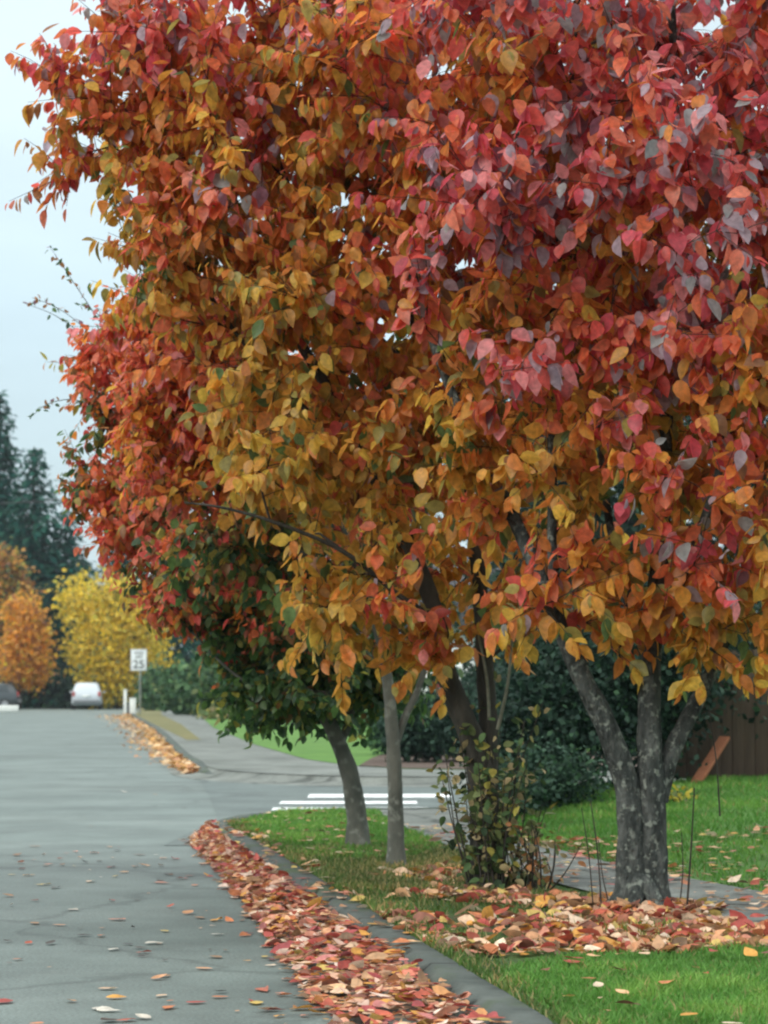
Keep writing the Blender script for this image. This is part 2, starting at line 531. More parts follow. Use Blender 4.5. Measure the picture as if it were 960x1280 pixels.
# ------------------------------------------------------------------ broadleaf tree
class Tree:
    def __init__(self, name, base, label, cat='tree', group=None):
        self.root = empty(name, base, label, cat, group)
        self.base = np.asarray(base, float)
        self.trunk, self.br = Mb(), Mb()
        self.nodes, self.dirs, self.rads = [], [], []
        self.twigs = []                                      # (points, anchor id)

    def limb(self, pts, r0, r1, sides=12, flare=0.0, mesh='trunk', jit=.05, n=6):
        line = catmull(pts, n)
        t = np.linspace(0, 1, len(line))
        rad = r0 + (r1 - r0) * t
        if flare:
            d = np.linalg.norm(line - line[0], axis=1)
            rad = rad * (1 + flare * np.exp(-d / .10))
        fine = catmull(line, 3)
        (self.trunk if mesh == 'trunk' else self.br).tube(fine, np.interp(np.linspace(0, 1, len(fine)), np.linspace(0, 1, len(rad)), rad), max(sides, 10) * 2 if r0 > .04 else sides,
                                                          jit * .25, .1)
        d = unit(np.gradient(line, axis=0))
        for p, q, rr in zip(line, d, rad):
            self.nodes.append(p); self.dirs.append(q); self.rads.append(rr)
        return line

    def grow(self, blobs, zmin_attach=None, wander=.12):
        """blobs: (centre, radii, anchors). Every anchor is reached by a branch that leaves the nearest lower node."""
        A = []
        for c, r, k in blobs:
            d = unit(rng.normal(size=(k, 3)))
            rr = rng.random(k) ** .42
            A.append(np.asarray(c) + d * rr[:, None] * np.asarray(r))
        A = np.concatenate(A)
        N0 = np.array(self.nodes)
        dist = np.array([np.min(np.linalg.norm(N0 - a, axis=1)) for a in A])
        A = A[np.argsort(dist)]
        self.anchors = A
        nodes, dirs, rads = [np.array(self.nodes)], [np.array(self.dirs)], [np.array(self.rads)]
        NN, DD, RR = nodes[0], dirs[0], rads[0]
        for ia, a in enumerate(A):
            v = a - NN
            L = np.linalg.norm(v, axis=1)
            vz = v[:, 2] / np.maximum(L, 1e-6)
            al = (v * DD).sum(1) / np.maximum(L, 1e-6)
            cost = L * (1 + .9 * np.clip(.35 - vz, 0, 2) + .5 * np.clip(.4 - al, 0, 2)) + .15 * np.clip(.004 - RR, 0, 1) * 100
            if zmin_attach is not None:
                cost = cost + 100 * (NN[:, 2] < zmin_attach)
            i = int(np.argmin(cost))
            p0, d0, l = NN[i], DD[i], L[i]
            dv = v[i] / max(l, 1e-6)
            c1 = p0 + unit(d0 * .6 + dv + np.array([0, 0, .15])) * l * .4
            c2 = a - unit(dv + np.array([0, 0, .35]) + rng.normal(size=3) * .25) * l * .35
            t = np.linspace(0, 1, max(4, int(l / .12) + 2))[:, None]
            line = (1 - t) ** 3 * p0 + 3 * (1 - t) ** 2 * t * c1 + 3 * (1 - t) * t * t * c2 + t ** 3 * a
            line[1:-1] += rng.normal(size=(len(line) - 2, 3)) * .012
            r0 = min(RR[i] * .85, .006 + .02 * l)
            rad = np.linspace(r0, .0022, len(line))
            self.br.tube(line, rad, 5, .1)
            dd = unit(np.gradient(line, axis=0))
            NN = np.vstack([NN, line[1:]]); DD = np.vstack([DD, dd[1:]]); RR = np.concatenate([RR, rad[1:]])
            self.twigs.append((line, dd, ia))

    def leaves(self, per_anchor_twigs, leaf_step, leaf_len, centre, colour, twig_len=(.18, .42), droop=.9, spread=.9, up=.25,
               size_var=.3, aspect=.66, simple=False, curl=.3):
        Pn, A, Nn, AID, tw = [], [], [], [], Mb()
        for line, dd, ia in self.twigs:
            k = per_anchor_twigs
            m = len(line)
            for j in range(k):
                i = int(m - 1 - (rng.random() ** 1.5) * min(m - 1, max(2, m * .55))) if j else m - 1
                d = unit(dd[i] * .7 + rng.normal(size=3) * spread * .6 + np.array([0, 0, up]))
                tl = rng.uniform(*twig_len)
                q = np.linspace(0, 1, 4)[:, None]
                sag = rng.uniform(-.05, .25) * tl
                pts = line[i] + d * tl * q + np.array([0, 0, -1.0]) * sag * q * q
                tw.tube(pts, np.linspace(.0028, .0012, 4), 3)
                nl = max(2, int(tl / leaf_step))
                u = (np.arange(nl) + rng.random(nl) * .8) / nl
                u = np.clip(u * .95 + .08, 0, 1)
                pos = line[i] + d * tl * u[:, None] + np.array([0, 0, -1.0]) * sag * (u * u)[:, None]
                side = unit(np.cross(d, rng.normal(size=(nl, 3))))
                ax = side * .75 + d * .35 + np.array([0, 0, -1.0]) * (droop * rng.uniform(.3, 1.5, nl))[:, None]
                Pn.append(pos + unit(ax) * .012); A.append(ax); AID.append(np.full(nl, ia))
        Pn, A, AID = np.concatenate(Pn), unit(np.concatenate(A)), np.concatenate(AID)
        out = unit(Pn - np.asarray(centre))
        Nn = unit(out * .8 + np.array([0, 0, .9]) + rng.normal(size=Pn.shape) * .55)
        L = leaf_len * (1 + (rng.random(len(Pn)) - .5) * 2 * size_var)
        cols = colour(Pn, AID)
        V, Fc, C = leaf_geo(Pn, A, Nn, L, L * aspect * rng.uniform(.85, 1.15, len(Pn)), cols, simple=simple, curl=curl)
        self.nleaf = len(Pn)
        return V, Fc, C, tw

    def finish(self, bark, crown=None, leafmat=None, twig_mat='twig'):
        self.trunk.build('trunk', M[bark], self.root, smooth=True)
        if crown:
            V, Fc, C, tw = crown
            co = np_mesh('crown', V, Fc, M[leafmat or 'leaf'], self.root, cols=C)
            self.br.v += tw.v and [v for v in tw.v]
            off = self.br.n
            for f in tw.f:
                self.br.f.append(f + off)
            self.br.n += tw.n
            # branches carry the leaves: a sub-part of the crown
            b = self.br.build('branch_work', M[twig_mat], None, smooth=True)
            b.parent = co
            me = b.data
            arr = np.zeros(len(me.vertices) * 3, np.float32)
            me.vertices.foreach_get('co', arr)
            arr = arr.reshape(-1, 3) - np.asarray(self.root.location, np.float32)
            me.vertices.foreach_set('co', arr.ravel().astype(np.float32))
            me.update()
        return self.root


def blob(px, py, rx, ry, D, k, rdepth=None, dD=0.0):
    s = F / D
    rx_, rz_ = rx / s, ry / s
    return (P(px, py, D + dD), (rx_, rdepth if rdepth else (rx_ + rz_) / 2, rz_), k)


# ================================================================== SETTING
g = 700
np_mesh('ground', [(-g, -60, -.04), (g, -60, -.04), (g, 1200, -.04), (-g, 1200, -.04)], [(0, 1, 2, 3)], M['ground'])['kind'] = 'structure'

kerb_near = catmull([(2.2, -4), (1.33, 2), (.69, 6), (.28, 8.6), (-.14, 11.3), (-.39, 12.95), (-1.01, 16.9), (-1.38, 19.2), (-1.33, 20.4),
                     (-1.0, 21.4), (-.45, 21.9), (.3, 22.05), (2.5, 22.3), (9, 23.3)], 6)
kerb_far_all = catmull([(-14.2, 138), (-11.45, 109), (-6.5, 68), (-3.6, 42), (-2.95, 36.7), (-2.55, 33.6), (-2.0, 31.9), (-1.2, 30.8), (0, 30.1),
                    (3, 30.3), (14, 32)], 6)[::-1]
kerb_far = kerb_far_all[24:]
# carriageway
road_poly = [(-16, -6), (2.6, -6)] + [tuple(p) for p in kerb_near[:46]] + [(-1.35, 21), (-1.9, 27), (-2.4, 33)] + \
            [tuple(p) for p in kerb_far_all[26:]] + [(-14.2, 150), (-60, 150), (-34, 80), (-20, 30)]
poly_sheet('road', road_poly, 0.0, M['asphalt'])
side_poly = [(-1.7, 18.6), (9, 19.5), (60, 30), (60, 40), (14, 34), (-2.2, 35), (-2.6, 33.6), (-1.95, 27), (-1.55, 22.5)]
poly_sheet('side_street', side_poly, 0.004, M['asphalt_dark'])
# crosswalk bars
for i, (yb, x0, x1, th) in enumerate([(24.2, -1.12, .45, .55), (25.55, -1.10, .35, .62), (27.15, -.85, .75, .9)]):
    o = poly_sheet('crosswalk_bar', [(x0, yb - th / 2), (x1, yb - th / 2 + .05), (x1, yb + th / 2 + .05), (x0, yb + th / 2)], .009, M['paint'])

KP = [(0, -.02), (0.0, .06), (.012, .105), (.045, .13), (.15, .13), (.17, .11), (.17, .05)]
joints(M['kerb'], 1.9)
sweep('kerb', kerb_near, KP, M['kerb'])
sweep('kerb', kerb_far, KP, M['kerb'], taper=10)
sweep('kerb_ramp', kerb_far_all[:36], [(-.35, .004), (-.1, .018), (.05, .055), (.17, .113), (.3, .1145)], M['concrete'])

ZV = .115


def side_of(line, off):
    t = unit(np.gradient(line, axis=0))
    return line + np.stack([t[:, 1], -t[:, 0]], -1) * off


nv = side_of(kerb_near, .15)
walk_near = np.array([(3.4, 4), (1.9, 9.9), (1.71, 10.7), (1.42, 11.6), (.98, 13.4), (.5, 16.2), (.2, 18.6), (.0, 20.6), (-.05, 21.6)])
walk_far = np.array([(4.4, 5), (2.5, 11.2), (2.05, 12.8), (1.5, 14.6), (1.19, 16.2), (.92, 17.4), (.8, 19), (.9, 20.5), (1.0, 22.0)])
verge_poly = [tuple(p) for p in nv[:62] if p[1] < 21.75] + [tuple(p) for p in walk_near[::-1] + np.array([.06, 0])] + [(3.9, -4)]
poly_sheet('verge', verge_poly, ZV, M['verge'])
poly_sheet('sidewalk', [tuple(p) for p in walk_near] + [tuple(p) for p in walk_far[::-1]], ZV + .012, M['concrete'])
# lawn on the corner lot: rises away from the sidewalk
LA = catmull([(4.4, 5), (2.5, 11.2), (2.05, 12.8), (1.5, 14.6), (1.19, 16.2), (.92, 17.4), (.8, 19)], 6)
LB = catmull([(14, 8), (9, 16), (6.2, 20.4), (4.4, 21.8), (3.2, 21.6), (2.2, 21.2), (1.2, 20.9)], 6)


def lawn_z(t, v):
    e = t * t * (3 - 2 * t)
    return ZV + .004 + e * (.42 - .2 * v)


nrow = 24
LV, LF = [], []
for i in range(len(LA)):
    v = i / (len(LA) - 1)
    for j in range(nrow):
        t = j / (nrow - 1)
        p = LA[i] * (1 - t) + LB[i] * t
        LV.append((p[0], p[1], lawn_z(t, v) + .012 * mnoise.noise(Vector((p[0] * 2, p[1] * 2, 0)))))
for i in range(len(LA) - 1):
    for j in range(nrow - 1):
        LF.append((i * nrow + j, (i + 1) * nrow + j, (i + 1) * nrow + j + 1, i * nrow + j + 1))
np_mesh('lawn', LV, LF, M['lawn'], smooth=True)['kind'] = 'structure'
LVa = np.array(LV).reshape(len(LA), nrow, 3)

# far corner: sidewalk, planting strip, lawn, mulch bed
fk = side_of(kerb_far_all, .15)
farlawn_line = [(-10.2, 138), (-8.0, 104), (-4.8, 68), (-2.55, 47.6), (-1.2, 37.5), (-.5, 34.6), (.3, 33), (1.5, 32.4), (14, 34)]
poly_sheet('sidewalk', [tuple(p) for p in fk[::-1]] + farlawn_line[::-1], ZV, M['concrete'])
poly_sheet('verge', [(-4.25, 52), (-3.95, 52), (-6.3, 75), (-9.6, 104), (-12.8, 138), (-13.9, 138), (-10.75, 104), (-7.15, 75)], ZV + .004, M['dry_verge'])
poly_sheet('lawn', farlawn_line + [(40, 40), (40, 150), (-10, 150)], ZV + .006, M['far_lawn'])
poly_sheet('mulch_bed', [(-.35, 34.3), (.3, 33.1), (1.5, 32.5), (8, 33.2), (8, 40), (.2, 43), (-.2, 38)], ZV + .012, M['mulch'])


# ------------------------------------------------------------------ grass (stuff)
def blades(name, pts, z, hmin, hmax, w, cols):
    n = len(pts)
    B = np.column_stack([pts, z])
    A = unit(np.column_stack([rng.normal(size=(n, 2)) * .35, np.ones(n)]))
    a = rng.random(n) * 2 * math.pi
    S = np.column_stack([np.cos(a), np.sin(a), np.zeros(n)])
    h = rng.uniform(hmin, hmax, n)
    pn = vnoise(B * np.array([1, 1, 0]), 2.6, 8.8)
    cols = cols * (1 + .35 * pn[:, None]) * np.where(pn[:, None] > .18, np.array([[1.35, 1.1, 1.15]]), 1.0)
    h = h * (1 + .5 * pn)
    bend = np.column_stack([rng.normal(size=(n, 2)) * .5, np.zeros(n)]) * h[:, None]
    V = np.stack([B - S * w, B + S * w, B + A * h[:, None] * .6 + S * w * .7 + bend * .25, B + A * h[:, None] + bend * .7,
                  B + A * h[:, None] * .6 - S * w * .7 + bend * .25], 1)
    Fc = (np.arange(n) * 5)[:, None, None] + np.array([[0, 1, 2], [0, 2, 4], [4, 2, 3]])[None]
    o = np_mesh(name, V.reshape(-1, 3), Fc.reshape(-1, 3), M['blade'], cols=np.repeat(cols, 5, 0))
    o['kind'] = 'stuff'
    return o


def grass_cols(n, a=(.075, .21, .03), b=(.14, .30, .06), dry=.05):
    t = rng.random((n, 1))
    c = np.array(a) * (1 - t) + np.array(b) * t
    d = rng.random(n) < dry
    c[d] = np.array((.28, .24, .1))
    return c


kerb_near_x = lambda y: np.interp(y, kerb_near[:48, 1], kerb_near[:48, 0])
near_grass = [(.48, 8.9), (.62, 7.7), (1.2, 7.5), (2.1, 7.6), (2.0, 10.2), (1.5, 10.15), (1.2, 9.85), (.7, 9.75), (.44, 9.3)]
p1 = scatter(near_grass, 32000)
tip = [(-1.15, 19.2), (-1.13, 20.3), (-.85, 21.3), (-.35, 21.7), (-.06, 21.4), (.1, 19.3), (.42, 16.6), (.2, 15.6), (-.45, 15.2), (-.75, 16.5)]
p2 = scatter(tip, 15000)
mid = [(-.55, 15.6), (-.1, 15.6), (.6, 15), (.95, 13.2), (1.4, 11.4), (1.75, 10.1), (.55, 9.6), (.05, 11.6), (-.1, 12.6)]
p3 = scatter(mid, 9000)
pts = np.vstack([p1, p2, p3])
# patchy: drop blades in bare clumps
keep = vnoise(np.column_stack([p3, np.zeros(len(p3))]), 1.7, 3.1) > -.05
p3 = p3[keep]
cc = np.vstack([grass_cols(len(p1)), grass_cols(len(p2), (.075, .205, .03), (.135, .29, .055)), grass_cols(len(p3), (.05, .12, .02), (.12, .16, .04), .25)])
yk = 7.4 + 12.6 * rng.random(5000)
p4 = np.column_stack([kerb_near_x(yk) + .15 + np.abs(rng.normal(size=5000)) * .1, yk])
p5 = scatter([(-.72, 16.6), (.42, 16.6), (.92, 13.6), (.6, 12.9), (-.2, 12.9), (-.5, 15)], 9000)
pts = np.vstack([p1, p2, p3, p4, p5])
cc = np.vstack([cc, grass_cols(5000, (.05, .12, .02), (.10, .17, .04), .2), grass_cols(9000, (.05, .10, .02), (.11, .14, .04), .35)])
wid = np.concatenate([np.full(len(p1), .0035), np.full(len(p2), .006), np.full(len(p3), .004), np.full(5000, .004), np.full(9000, .005)])[:, None]
blades('grass', pts, np.full(len(pts), ZV), .025, .06, wid, cc)
# lawn blades
n = 42000
iu = rng.random(n) * (len(LA) - 1.001)
ju = (rng.random(n) ** .9) * (nrow - 1.001)
i0, j0 = iu.astype(int), ju.astype(int)
fi, fj = (iu - i0)[:, None], (ju - j0)[:, None]
q = (LVa[i0, j0] * (1 - fi) * (1 - fj) + LVa[i0 + 1, j0] * fi * (1 - fj) + LVa[i0, j0 + 1] * (1 - fi) * fj + LVa[i0 + 1, j0 + 1] * fi * fj)
vis = (q[:, 1] > 11.5) & (q[:, 0] < q[:, 1] * .19)
q = q[vis]
blades('grass', q[:, :2], q[:, 2] - .005, .03, .065, np.full((len(q), 1), .006), grass_cols(len(q), (.07, .205, .03), (.13, .285, .055)))


# ------------------------------------------------------------------ fallen leaves (stuff)
LIT = np.array([(.58, .30, .16), (.64, .38, .21), (.55, .2, .09), (.42, .10, .06), (.36, .07, .055), (.6, .3, .07), (.66, .45, .3), (.5, .21, .14),
                (.3, .17, .09), (.56, .4, .12), (.7, .54, .4), (.22, .09, .06), (.5, .28, .15), (.2, .12, .07)])


def litter(name, pts, z, L, tilt=.5, pal=None, lift=0.0):
    n = len(pts)
    pal = LIT if pal is None else pal
    a = rng.random(n) * 2 * math.pi
    A = np.column_stack([np.cos(a), np.sin(a), rng.normal(size=n) * tilt * .6])
    N = np.column_stack([rng.normal(size=(n, 2)) * tilt, np.ones(n)])
    Pn = np.column_stack([pts, z + rng.random(n) * lift])
    l = L * rng.choice([.45, .75, .95, 1.1, 1.3], n) * rng.uniform(.85, 1.15, n)
    c = pal[rng.integers(0, len(pal), n)] * rng.uniform(.75, 1.15, (n, 1))
    V, Fc, C = leaf_geo(Pn - unit(A) * (l / 2)[:, None] * .8, A, N, l, l * .62, c, curl=.6)
    V[:, 2] = np.maximum(V[:, 2], np.repeat(z, len(LEAF_T)) + .003)
    o = np_mesh(name, V, Fc, M['litter'], cols=C)
    o['kind'] = 'stuff'
    return o


def kerb_x(y):
    return np.interp(y, kerb_near[:48, 1], kerb_near[:48, 0])


# drift in the gutter, heaped against the kerb
n = 4300
y = 7.4 + (20.0 - 7.4) * rng.random(n) ** 1.05
wd = np.interp(y, [7, 8.6, 10, 12, 14, 17, 19, 20.2], [.48, .46, .44, .37, .3, .22, .14, .08])
u = np.abs(rng.normal(size=n)) * .52
u = np.where(rng.random(n) < .75, rng.random(n) * .95, u)
x = kerb_x(y) - u * wd - .01
hz = np.clip(.13 * (1 - u), 0, 1) * rng.random(n) ** .5
hz = np.where(u > 1, 0, hz)
GUT = np.array([(.62, .3, .2), (.64, .38, .26), (.55, .18, .12), (.46, .1, .08), (.38, .08, .08), (.62, .3, .12), (.68, .46, .36), (.55, .2, .17),
                (.3, .13, .09), (.72, .56, .46), (.24, .07, .07), (.58, .22, .2)])
litter('fallen_leaves', np.column_stack([x, y]), .005 + hz, .08, tilt=.6, pal=np.vstack([GUT, LIT, LIT[:8]]))
# strewn over the kerb top
n = 190
y = 9.6 + 10.2 * rng.random(n)
x = kerb_x(y) + rng.random(n) * .32
keep = (y > 10.2) | (rng.random(n) < .25)
litter('fallen_leaves', np.column_stack([x, y])[keep], np.full(keep.sum(), .135), .08, tilt=.45)
# on the verge between and in front of the trees
vp = [(.3, 9.85), (.8, 9.8), (1.3, 9.95), (2.2, 10.25), (1.75, 10.9), (1.45, 11.7), (1.0, 13.4), (.5, 14.6), (-.25, 14.2), (-.2, 12.6), (.0, 11.3)]
pv = scatter(vp, 5200)
dens = vnoise(np.column_stack([pv, np.zeros(len(pv))]), 1.3, 7.7)
band = np.exp(-((pv[:, 1] - 10.9) / .9) ** 2) - .4 * np.exp(-((pv[:, 0] - kerb_x(pv[:, 1]) - .3) / .35) ** 2)
pv = pv[(dens + band * .9 + rng.normal(size=len(pv)) * .25) > .3]
litter('fallen_leaves', pv, np.full(len(pv), ZV + .008), .085, tilt=.7, lift=.025)
# around the foot of the nearest tree
T1D = 11.65
b1 = G(800, 1140, ZV)
th = rng.random(420) * 2 * math.pi
rr = .1 + .3 * rng.random(420) ** .8
pf = np.column_stack([b1[0] + np.cos(th) * rr, b1[1] - .03 + np.sin(th) * rr * .9])
litter('fallen_leaves', pf, ZV + .02 + np.clip(.05 - rr * .14, 0, .1) * rng.random(420), .09, tilt=.8)
# sidewalk and lawn edge
sp = scatter([tuple(p) for p in walk_near[1:7]] + [tuple(p) for p in (walk_far[1:7] + np.array([.15, .1]))[::-1]], 520)
litter('fallen_leaves', sp, np.full(len(sp), ZV + .03), .075, tilt=.25)
lw = q[(q[:, 1] < 17)]
lw = lw[rng.integers(0, len(lw), 260)]
litter('fallen_leaves', lw[:, :2], lw[:, 2] + .03, .075, tilt=.35)
ng = scatter(near_grass, 90)
ng = ng[(ng[:, 1] > 9.2) | (rng.random(len(ng)) < .3)]
litter('fallen_leaves', ng, np.full(len(ng), ZV + .045), .08, tilt=.35)
tp = scatter(tip, 120)
litter('fallen_leaves', tp, np.full(len(tp), ZV + .045), .07, tilt=.3)
# blown on to the carriageway
n = 130
y = 7.5 + 11 * rng.random(n) ** 1.2
x = kerb_x(np.minimum(y, 19.5)) - .45 - np.abs(rng.normal(size=n)) * .75
litter('fallen_leaves', np.column_stack([x, y]), np.full(n, .006), .075, tilt=.18,
       pal=np.vstack([LIT, [(.55, .5, .42), (.62, .58, .5), (.08, .06, .05), (.07, .06, .055)]]))
n = 45
xy = np.column_stack([rng.uniform(-3.5, .0, n), rng.uniform(8.5, 30, n)])
xy = xy[xy[:, 0] < kerb_x(np.minimum(xy[:, 1], 19.5)) - .5]
litter('fallen_leaves', xy, np.full(len(xy), .006), .075, tilt=.15, pal=np.array([(.5, .46, .4), (.09, .07, .06), (.3, .18, .1), (.06, .05, .05)]))
# tan drift along the far kerb
n = 2600
y = 34 + (112 - 34) * rng.random(n) ** 1.4
kx = np.interp(y, kerb_far_all[20:, 1], kerb_far_all[20:, 0])
x = kx - np.abs(rng.normal(size=n)) * np.interp(y, [34, 45, 110], [.1, .28, .6])
litter('fallen_leaves', np.column_stack([x, y]), .01 + .1 * rng.random(n) * (np.abs(x - kx) < .4), .13, tilt=.5,
       pal=np.array([(.62, .34, .12), (.66, .42, .2), (.5, .22, .08), (.7, .5, .3), (.4, .2, .1), (.6, .33, .08)]))

# ================================================================== STREET TREES
GROUP_T = 'autumn trees along the near kerb'


def on(px, py, D0, dd=0.0):
    return P(px, py, D0 + dd)


# --- nearest tree -------------------------------------------------
D1 = float(b1[1])
T1 = Tree('street_tree', b1, 'nearest street tree with thick twin grey trunk speckled with pale lichen and big red leaves', group=GROUP_T)
o1 = lambda a, b, dd=0.0: on(a, b, D1, dd)
T1.limb([o1(789, 1146), o1(789, 1090, .01), o1(788, 1030), o1(781, 975), o1(757, 905, -.03), o1(732, 855, -.04), o1(703, 790, .0), o1(668, 705, .1),
         o1(625, 610, .35), o1(560, 480, .5), o1(510, 330, .5)], .08, .018, 16, .5)
T1.limb([o1(814, 1146, .04), o1(814, 1090, .03), o1(814, 1020, .02), o1(813, 950, .03), o1(812, 880, .08), o1(816, 790, .15), o1(826, 680, .2), o1(832, 520, .2),
         o1(838, 330, .2), o1(842, 120, .15), o1(836, -120, .1)], .082, .016, 16, .45)
T1.limb([o1(822, 1000, .05), o1(838, 945, .08), o1(862, 895, .12), o1(893, 830, .2), o1(925, 740, .2), o1(950, 600, .2), o1(985, 420, .2)], .052, .016, 10)
T1.limb([o1(700, 785, -.08), o1(690, 690, .05), o1(690, 560, .1), o1(672, 400, .1), o1(700, 220, .1), o1(720, 40, .0)], .03, .01, 8)
T1.limb([o1(818, 800, .15), o1(862, 700, -.1), o1(905, 560, -.25), o1(925, 380, -.3), o1(905, 160, -.3)], .03, .01, 8)
T1.limb([o1(816, 830, .15), o1(775, 720, .35), o1(752, 560, .5), o1(762, 360, .5), o1(770, 150, .45)], .026, .01, 8)
bl = [blob(880, 240, 300, 300, D1, 92, 1.3), blob(690, 330, 230, 270, D1, 62, 1.1), blob(800, 510, 260, 160, D1, 34, 1.1),
      blob(960, 530, 200, 200, D1, 34, 1.0), blob(820, -60, 330, 220, D1, 62, 1.3), blob(620, 90, 230, 240, D1, 46, 1.1),
      blob(640, 600, 110, 80, D1, 7, .8), blob(920, 715, 130, 70, D1, 6, .8), blob(770, 680, 110, 50, D1, 4, .6), blob(930, 800, 80, 40, D1, 4, .5), blob(790, 780, 60, 40, D1, 4, .3), blob(700, 720, 50, 40, D1 - .3, 4, .3), blob(870, 800, 40, 30, D1, 2, .3), blob(1010, 160, 120, 170, D1, 18, .9)]
T1.grow(bl, zmin_attach=P(0, 800, D1)[2])
c1 = P(800, 330, D1)


def col1(Pn, AID):
    zz = (Pn[:, 2] - P(0, 480, D1)[2]) / 2.2
    an = T1.anchors
    na = (vnoise(an, 1.5, 4.2) * 2.2 + rng.normal(size=len(an)) * .6)[AID]
    front = np.clip((c1[1] - Pn[:, 1]) / 1.1, -1, 1)
    s = 2.0 + zz * 1.7 + na + front * 1.0 + rng.normal(size=len(Pn)) * .35
    return autumn(s)


for ang, ln in [(3.5, .3), (4.4, .26), (5.3, .3), (.3, .28), (2.6, .25)]:
    p0 = b1 + np.array([0, 0, .10]); d = np.array([math.cos(ang), math.sin(ang), 0])
    T1.trunk.tube(catmull([p0 + d * .03 + [0, 0, .06], p0 + d * .13 - [0, 0, .05], p0 + d * ln - [0, 0, .14]], 5), np.linspace(.05, .02, 11), 10, .05, .1)
crown1 = T1.leaves(6, .024, .086, c1, col1, size_var=.5, droop=1.25)
T1.finish('bark_grey', crown1)
# thin shoots rising from the foot
for (x0, y0, x1, y1, rr_) in [(742, 1120, 727, 1010, .004), (752, 1118, 738, 1000, .005), (858, 1125, 868, 985, .006), (848, 1128, 852, 1040, .004),
                              (900, 1020, 885, 880, .005), (765, 1125, 748, 1050, .004)]:
    mb = Mb()
    a, b = on(x0, y0, D1, rng.normal() * .06), on(x1, y1, D1, rng.normal() * .1)
    if y0 > 1100: a[2] = ZV - .01
    mid_ = (a + b) / 2 + rng.normal(size=3) * .02
    mb.tube(catmull([a, mid_, b], 5), np.linspace(rr_, rr_ * .5, 11), 5, .1)
    mb.build('basal_shoot', M['twig'], T1.root, smooth=True)

# --- second tree, shrub round its foot -----------------------------
b2 = G(606, 1112, ZV)
D2 = float(b2[1])
T2 = Tree('street_tree', b2, 'second street tree, its dark leaning trunk rising out of a leafy shrub', group=GROUP_T)
o2 = lambda a, b, dd=0.0: on(a, b, D2, dd)
T2.limb([o2(606, 1116), o2(605, 1050), o2(602, 985), o2(592, 930), o2(572, 880), o2(555, 830), o2(545, 770), o2(520, 700), o2(470, 600, .1), o2(400, 470, .3),
         o2(320, 340, .45), o2(240, 210, .4), o2(170, 90, .3)], .085, .014, 12, .4)
T2.limb([o2(604, 1000, .05), o2(610, 920, .08), o2(607, 840, .1), o2(602, 760, .1), o2(590, 660, .1), o2(545, 500, .1), o2(500, 330, .1), o2(460, 130, .1), o2(430, -100, .1)],
        .06, .014, 10)
T2.limb([o2(592, 700, .1), o2(640, 600, .2), o2(665, 440, .2), o2(650, 250, .2), o2(640, 50, .2)], .035, .012, 8)
T2.limb([o2(548, 775), o2(500, 745, -.2), o2(430, 690, -.3), o2(350, 655, -.4), o2(280, 635, -.45), o2(230, 628, -.45)], .018, .005, 7)
T2.limb([o2(545, 500, .1), o2(440, 380, .2), o2(360, 230, .2), o2(300, 60, .2)], .024, .009, 7)
T2.limb([o2(470, 600, -.1), o2(380, 510, .2), o2(290, 410, .3), o2(215, 290, .3), o2(150, 190, .3), o2(90, 150, .3)], .018, .005, 7)
bl = [blob(470, 120, 260, 270, D2, 74, 1.2), blob(310, 150, 170, 200, D2, 50, 1.0), blob(205, 130, 110, 110, D2, 24, .7), blob(300, 330, 150, 150, D2, 30, .9),
      blob(450, 430, 210, 190, D2, 48, 1.1), blob(410, 570, 150, 100, D2, 22, .9), blob(560, 620, 150, 120, D2, 22, .9), blob(470, 730, 110, 65, D2, 11, .7),
      blob(380, -80, 260, 150, D2, 40, 1.1), blob(100, 105, 50, 35, D2, 6, .4), blob(212, 275, 70, 80, D2, 15, .6), blob(645, 770, 45, 40, D2, 4, .4), blob(170, 20, 80, 70, D2, 9, .6),
      blob(420, 770, 50, 40, D2, 4, .4), blob(600, 300, 200, 250, D2, 42, 1.0), blob(525, 800, 30, 28, D2, 4, .3), blob(85, 192, 35, 26, D2, 3, .3)]
T2.grow(bl, zmin_attach=P(0, 880, D2)[2])
c2_ = P(480, 350, D2)


def col2(Pn, AID):
    zz = (Pn[:, 2] - P(0, 420, D2)[2]) / 2.2
    xx = (Pn[:, 0] - P(480, 0, D2)[0]) / 2.0
    an = T2.anchors
    na = (vnoise(an, 1.5, 9.2) * 2.2 + rng.normal(size=len(an)) * .6)[AID]
    s = 1.75 + zz * 1.5 + xx * .6 + na + rng.normal(size=len(Pn)) * .35
    return autumn(s)


crown2 = T2.leaves(6, .024, .082, c2_, col2, size_var=.5, droop=1.25)
T2.finish('bark_dark', crown2)
for (x0, y0, x1, y1) in [(612, 900, 597, 790), (622, 912, 640, 800)]:
    mb = Mb()
    a, b = o2(x0, y0, -.12), o2(x1, y1, -.1)
    mb.tube(catmull([a, (a + b) / 2 + np.array([.015, 0, 0]), b], 5), np.linspace(.011, .007, 11), 6, .1)
    mb.build('pale_shoot', M['shoot'], T2.root, smooth=True)

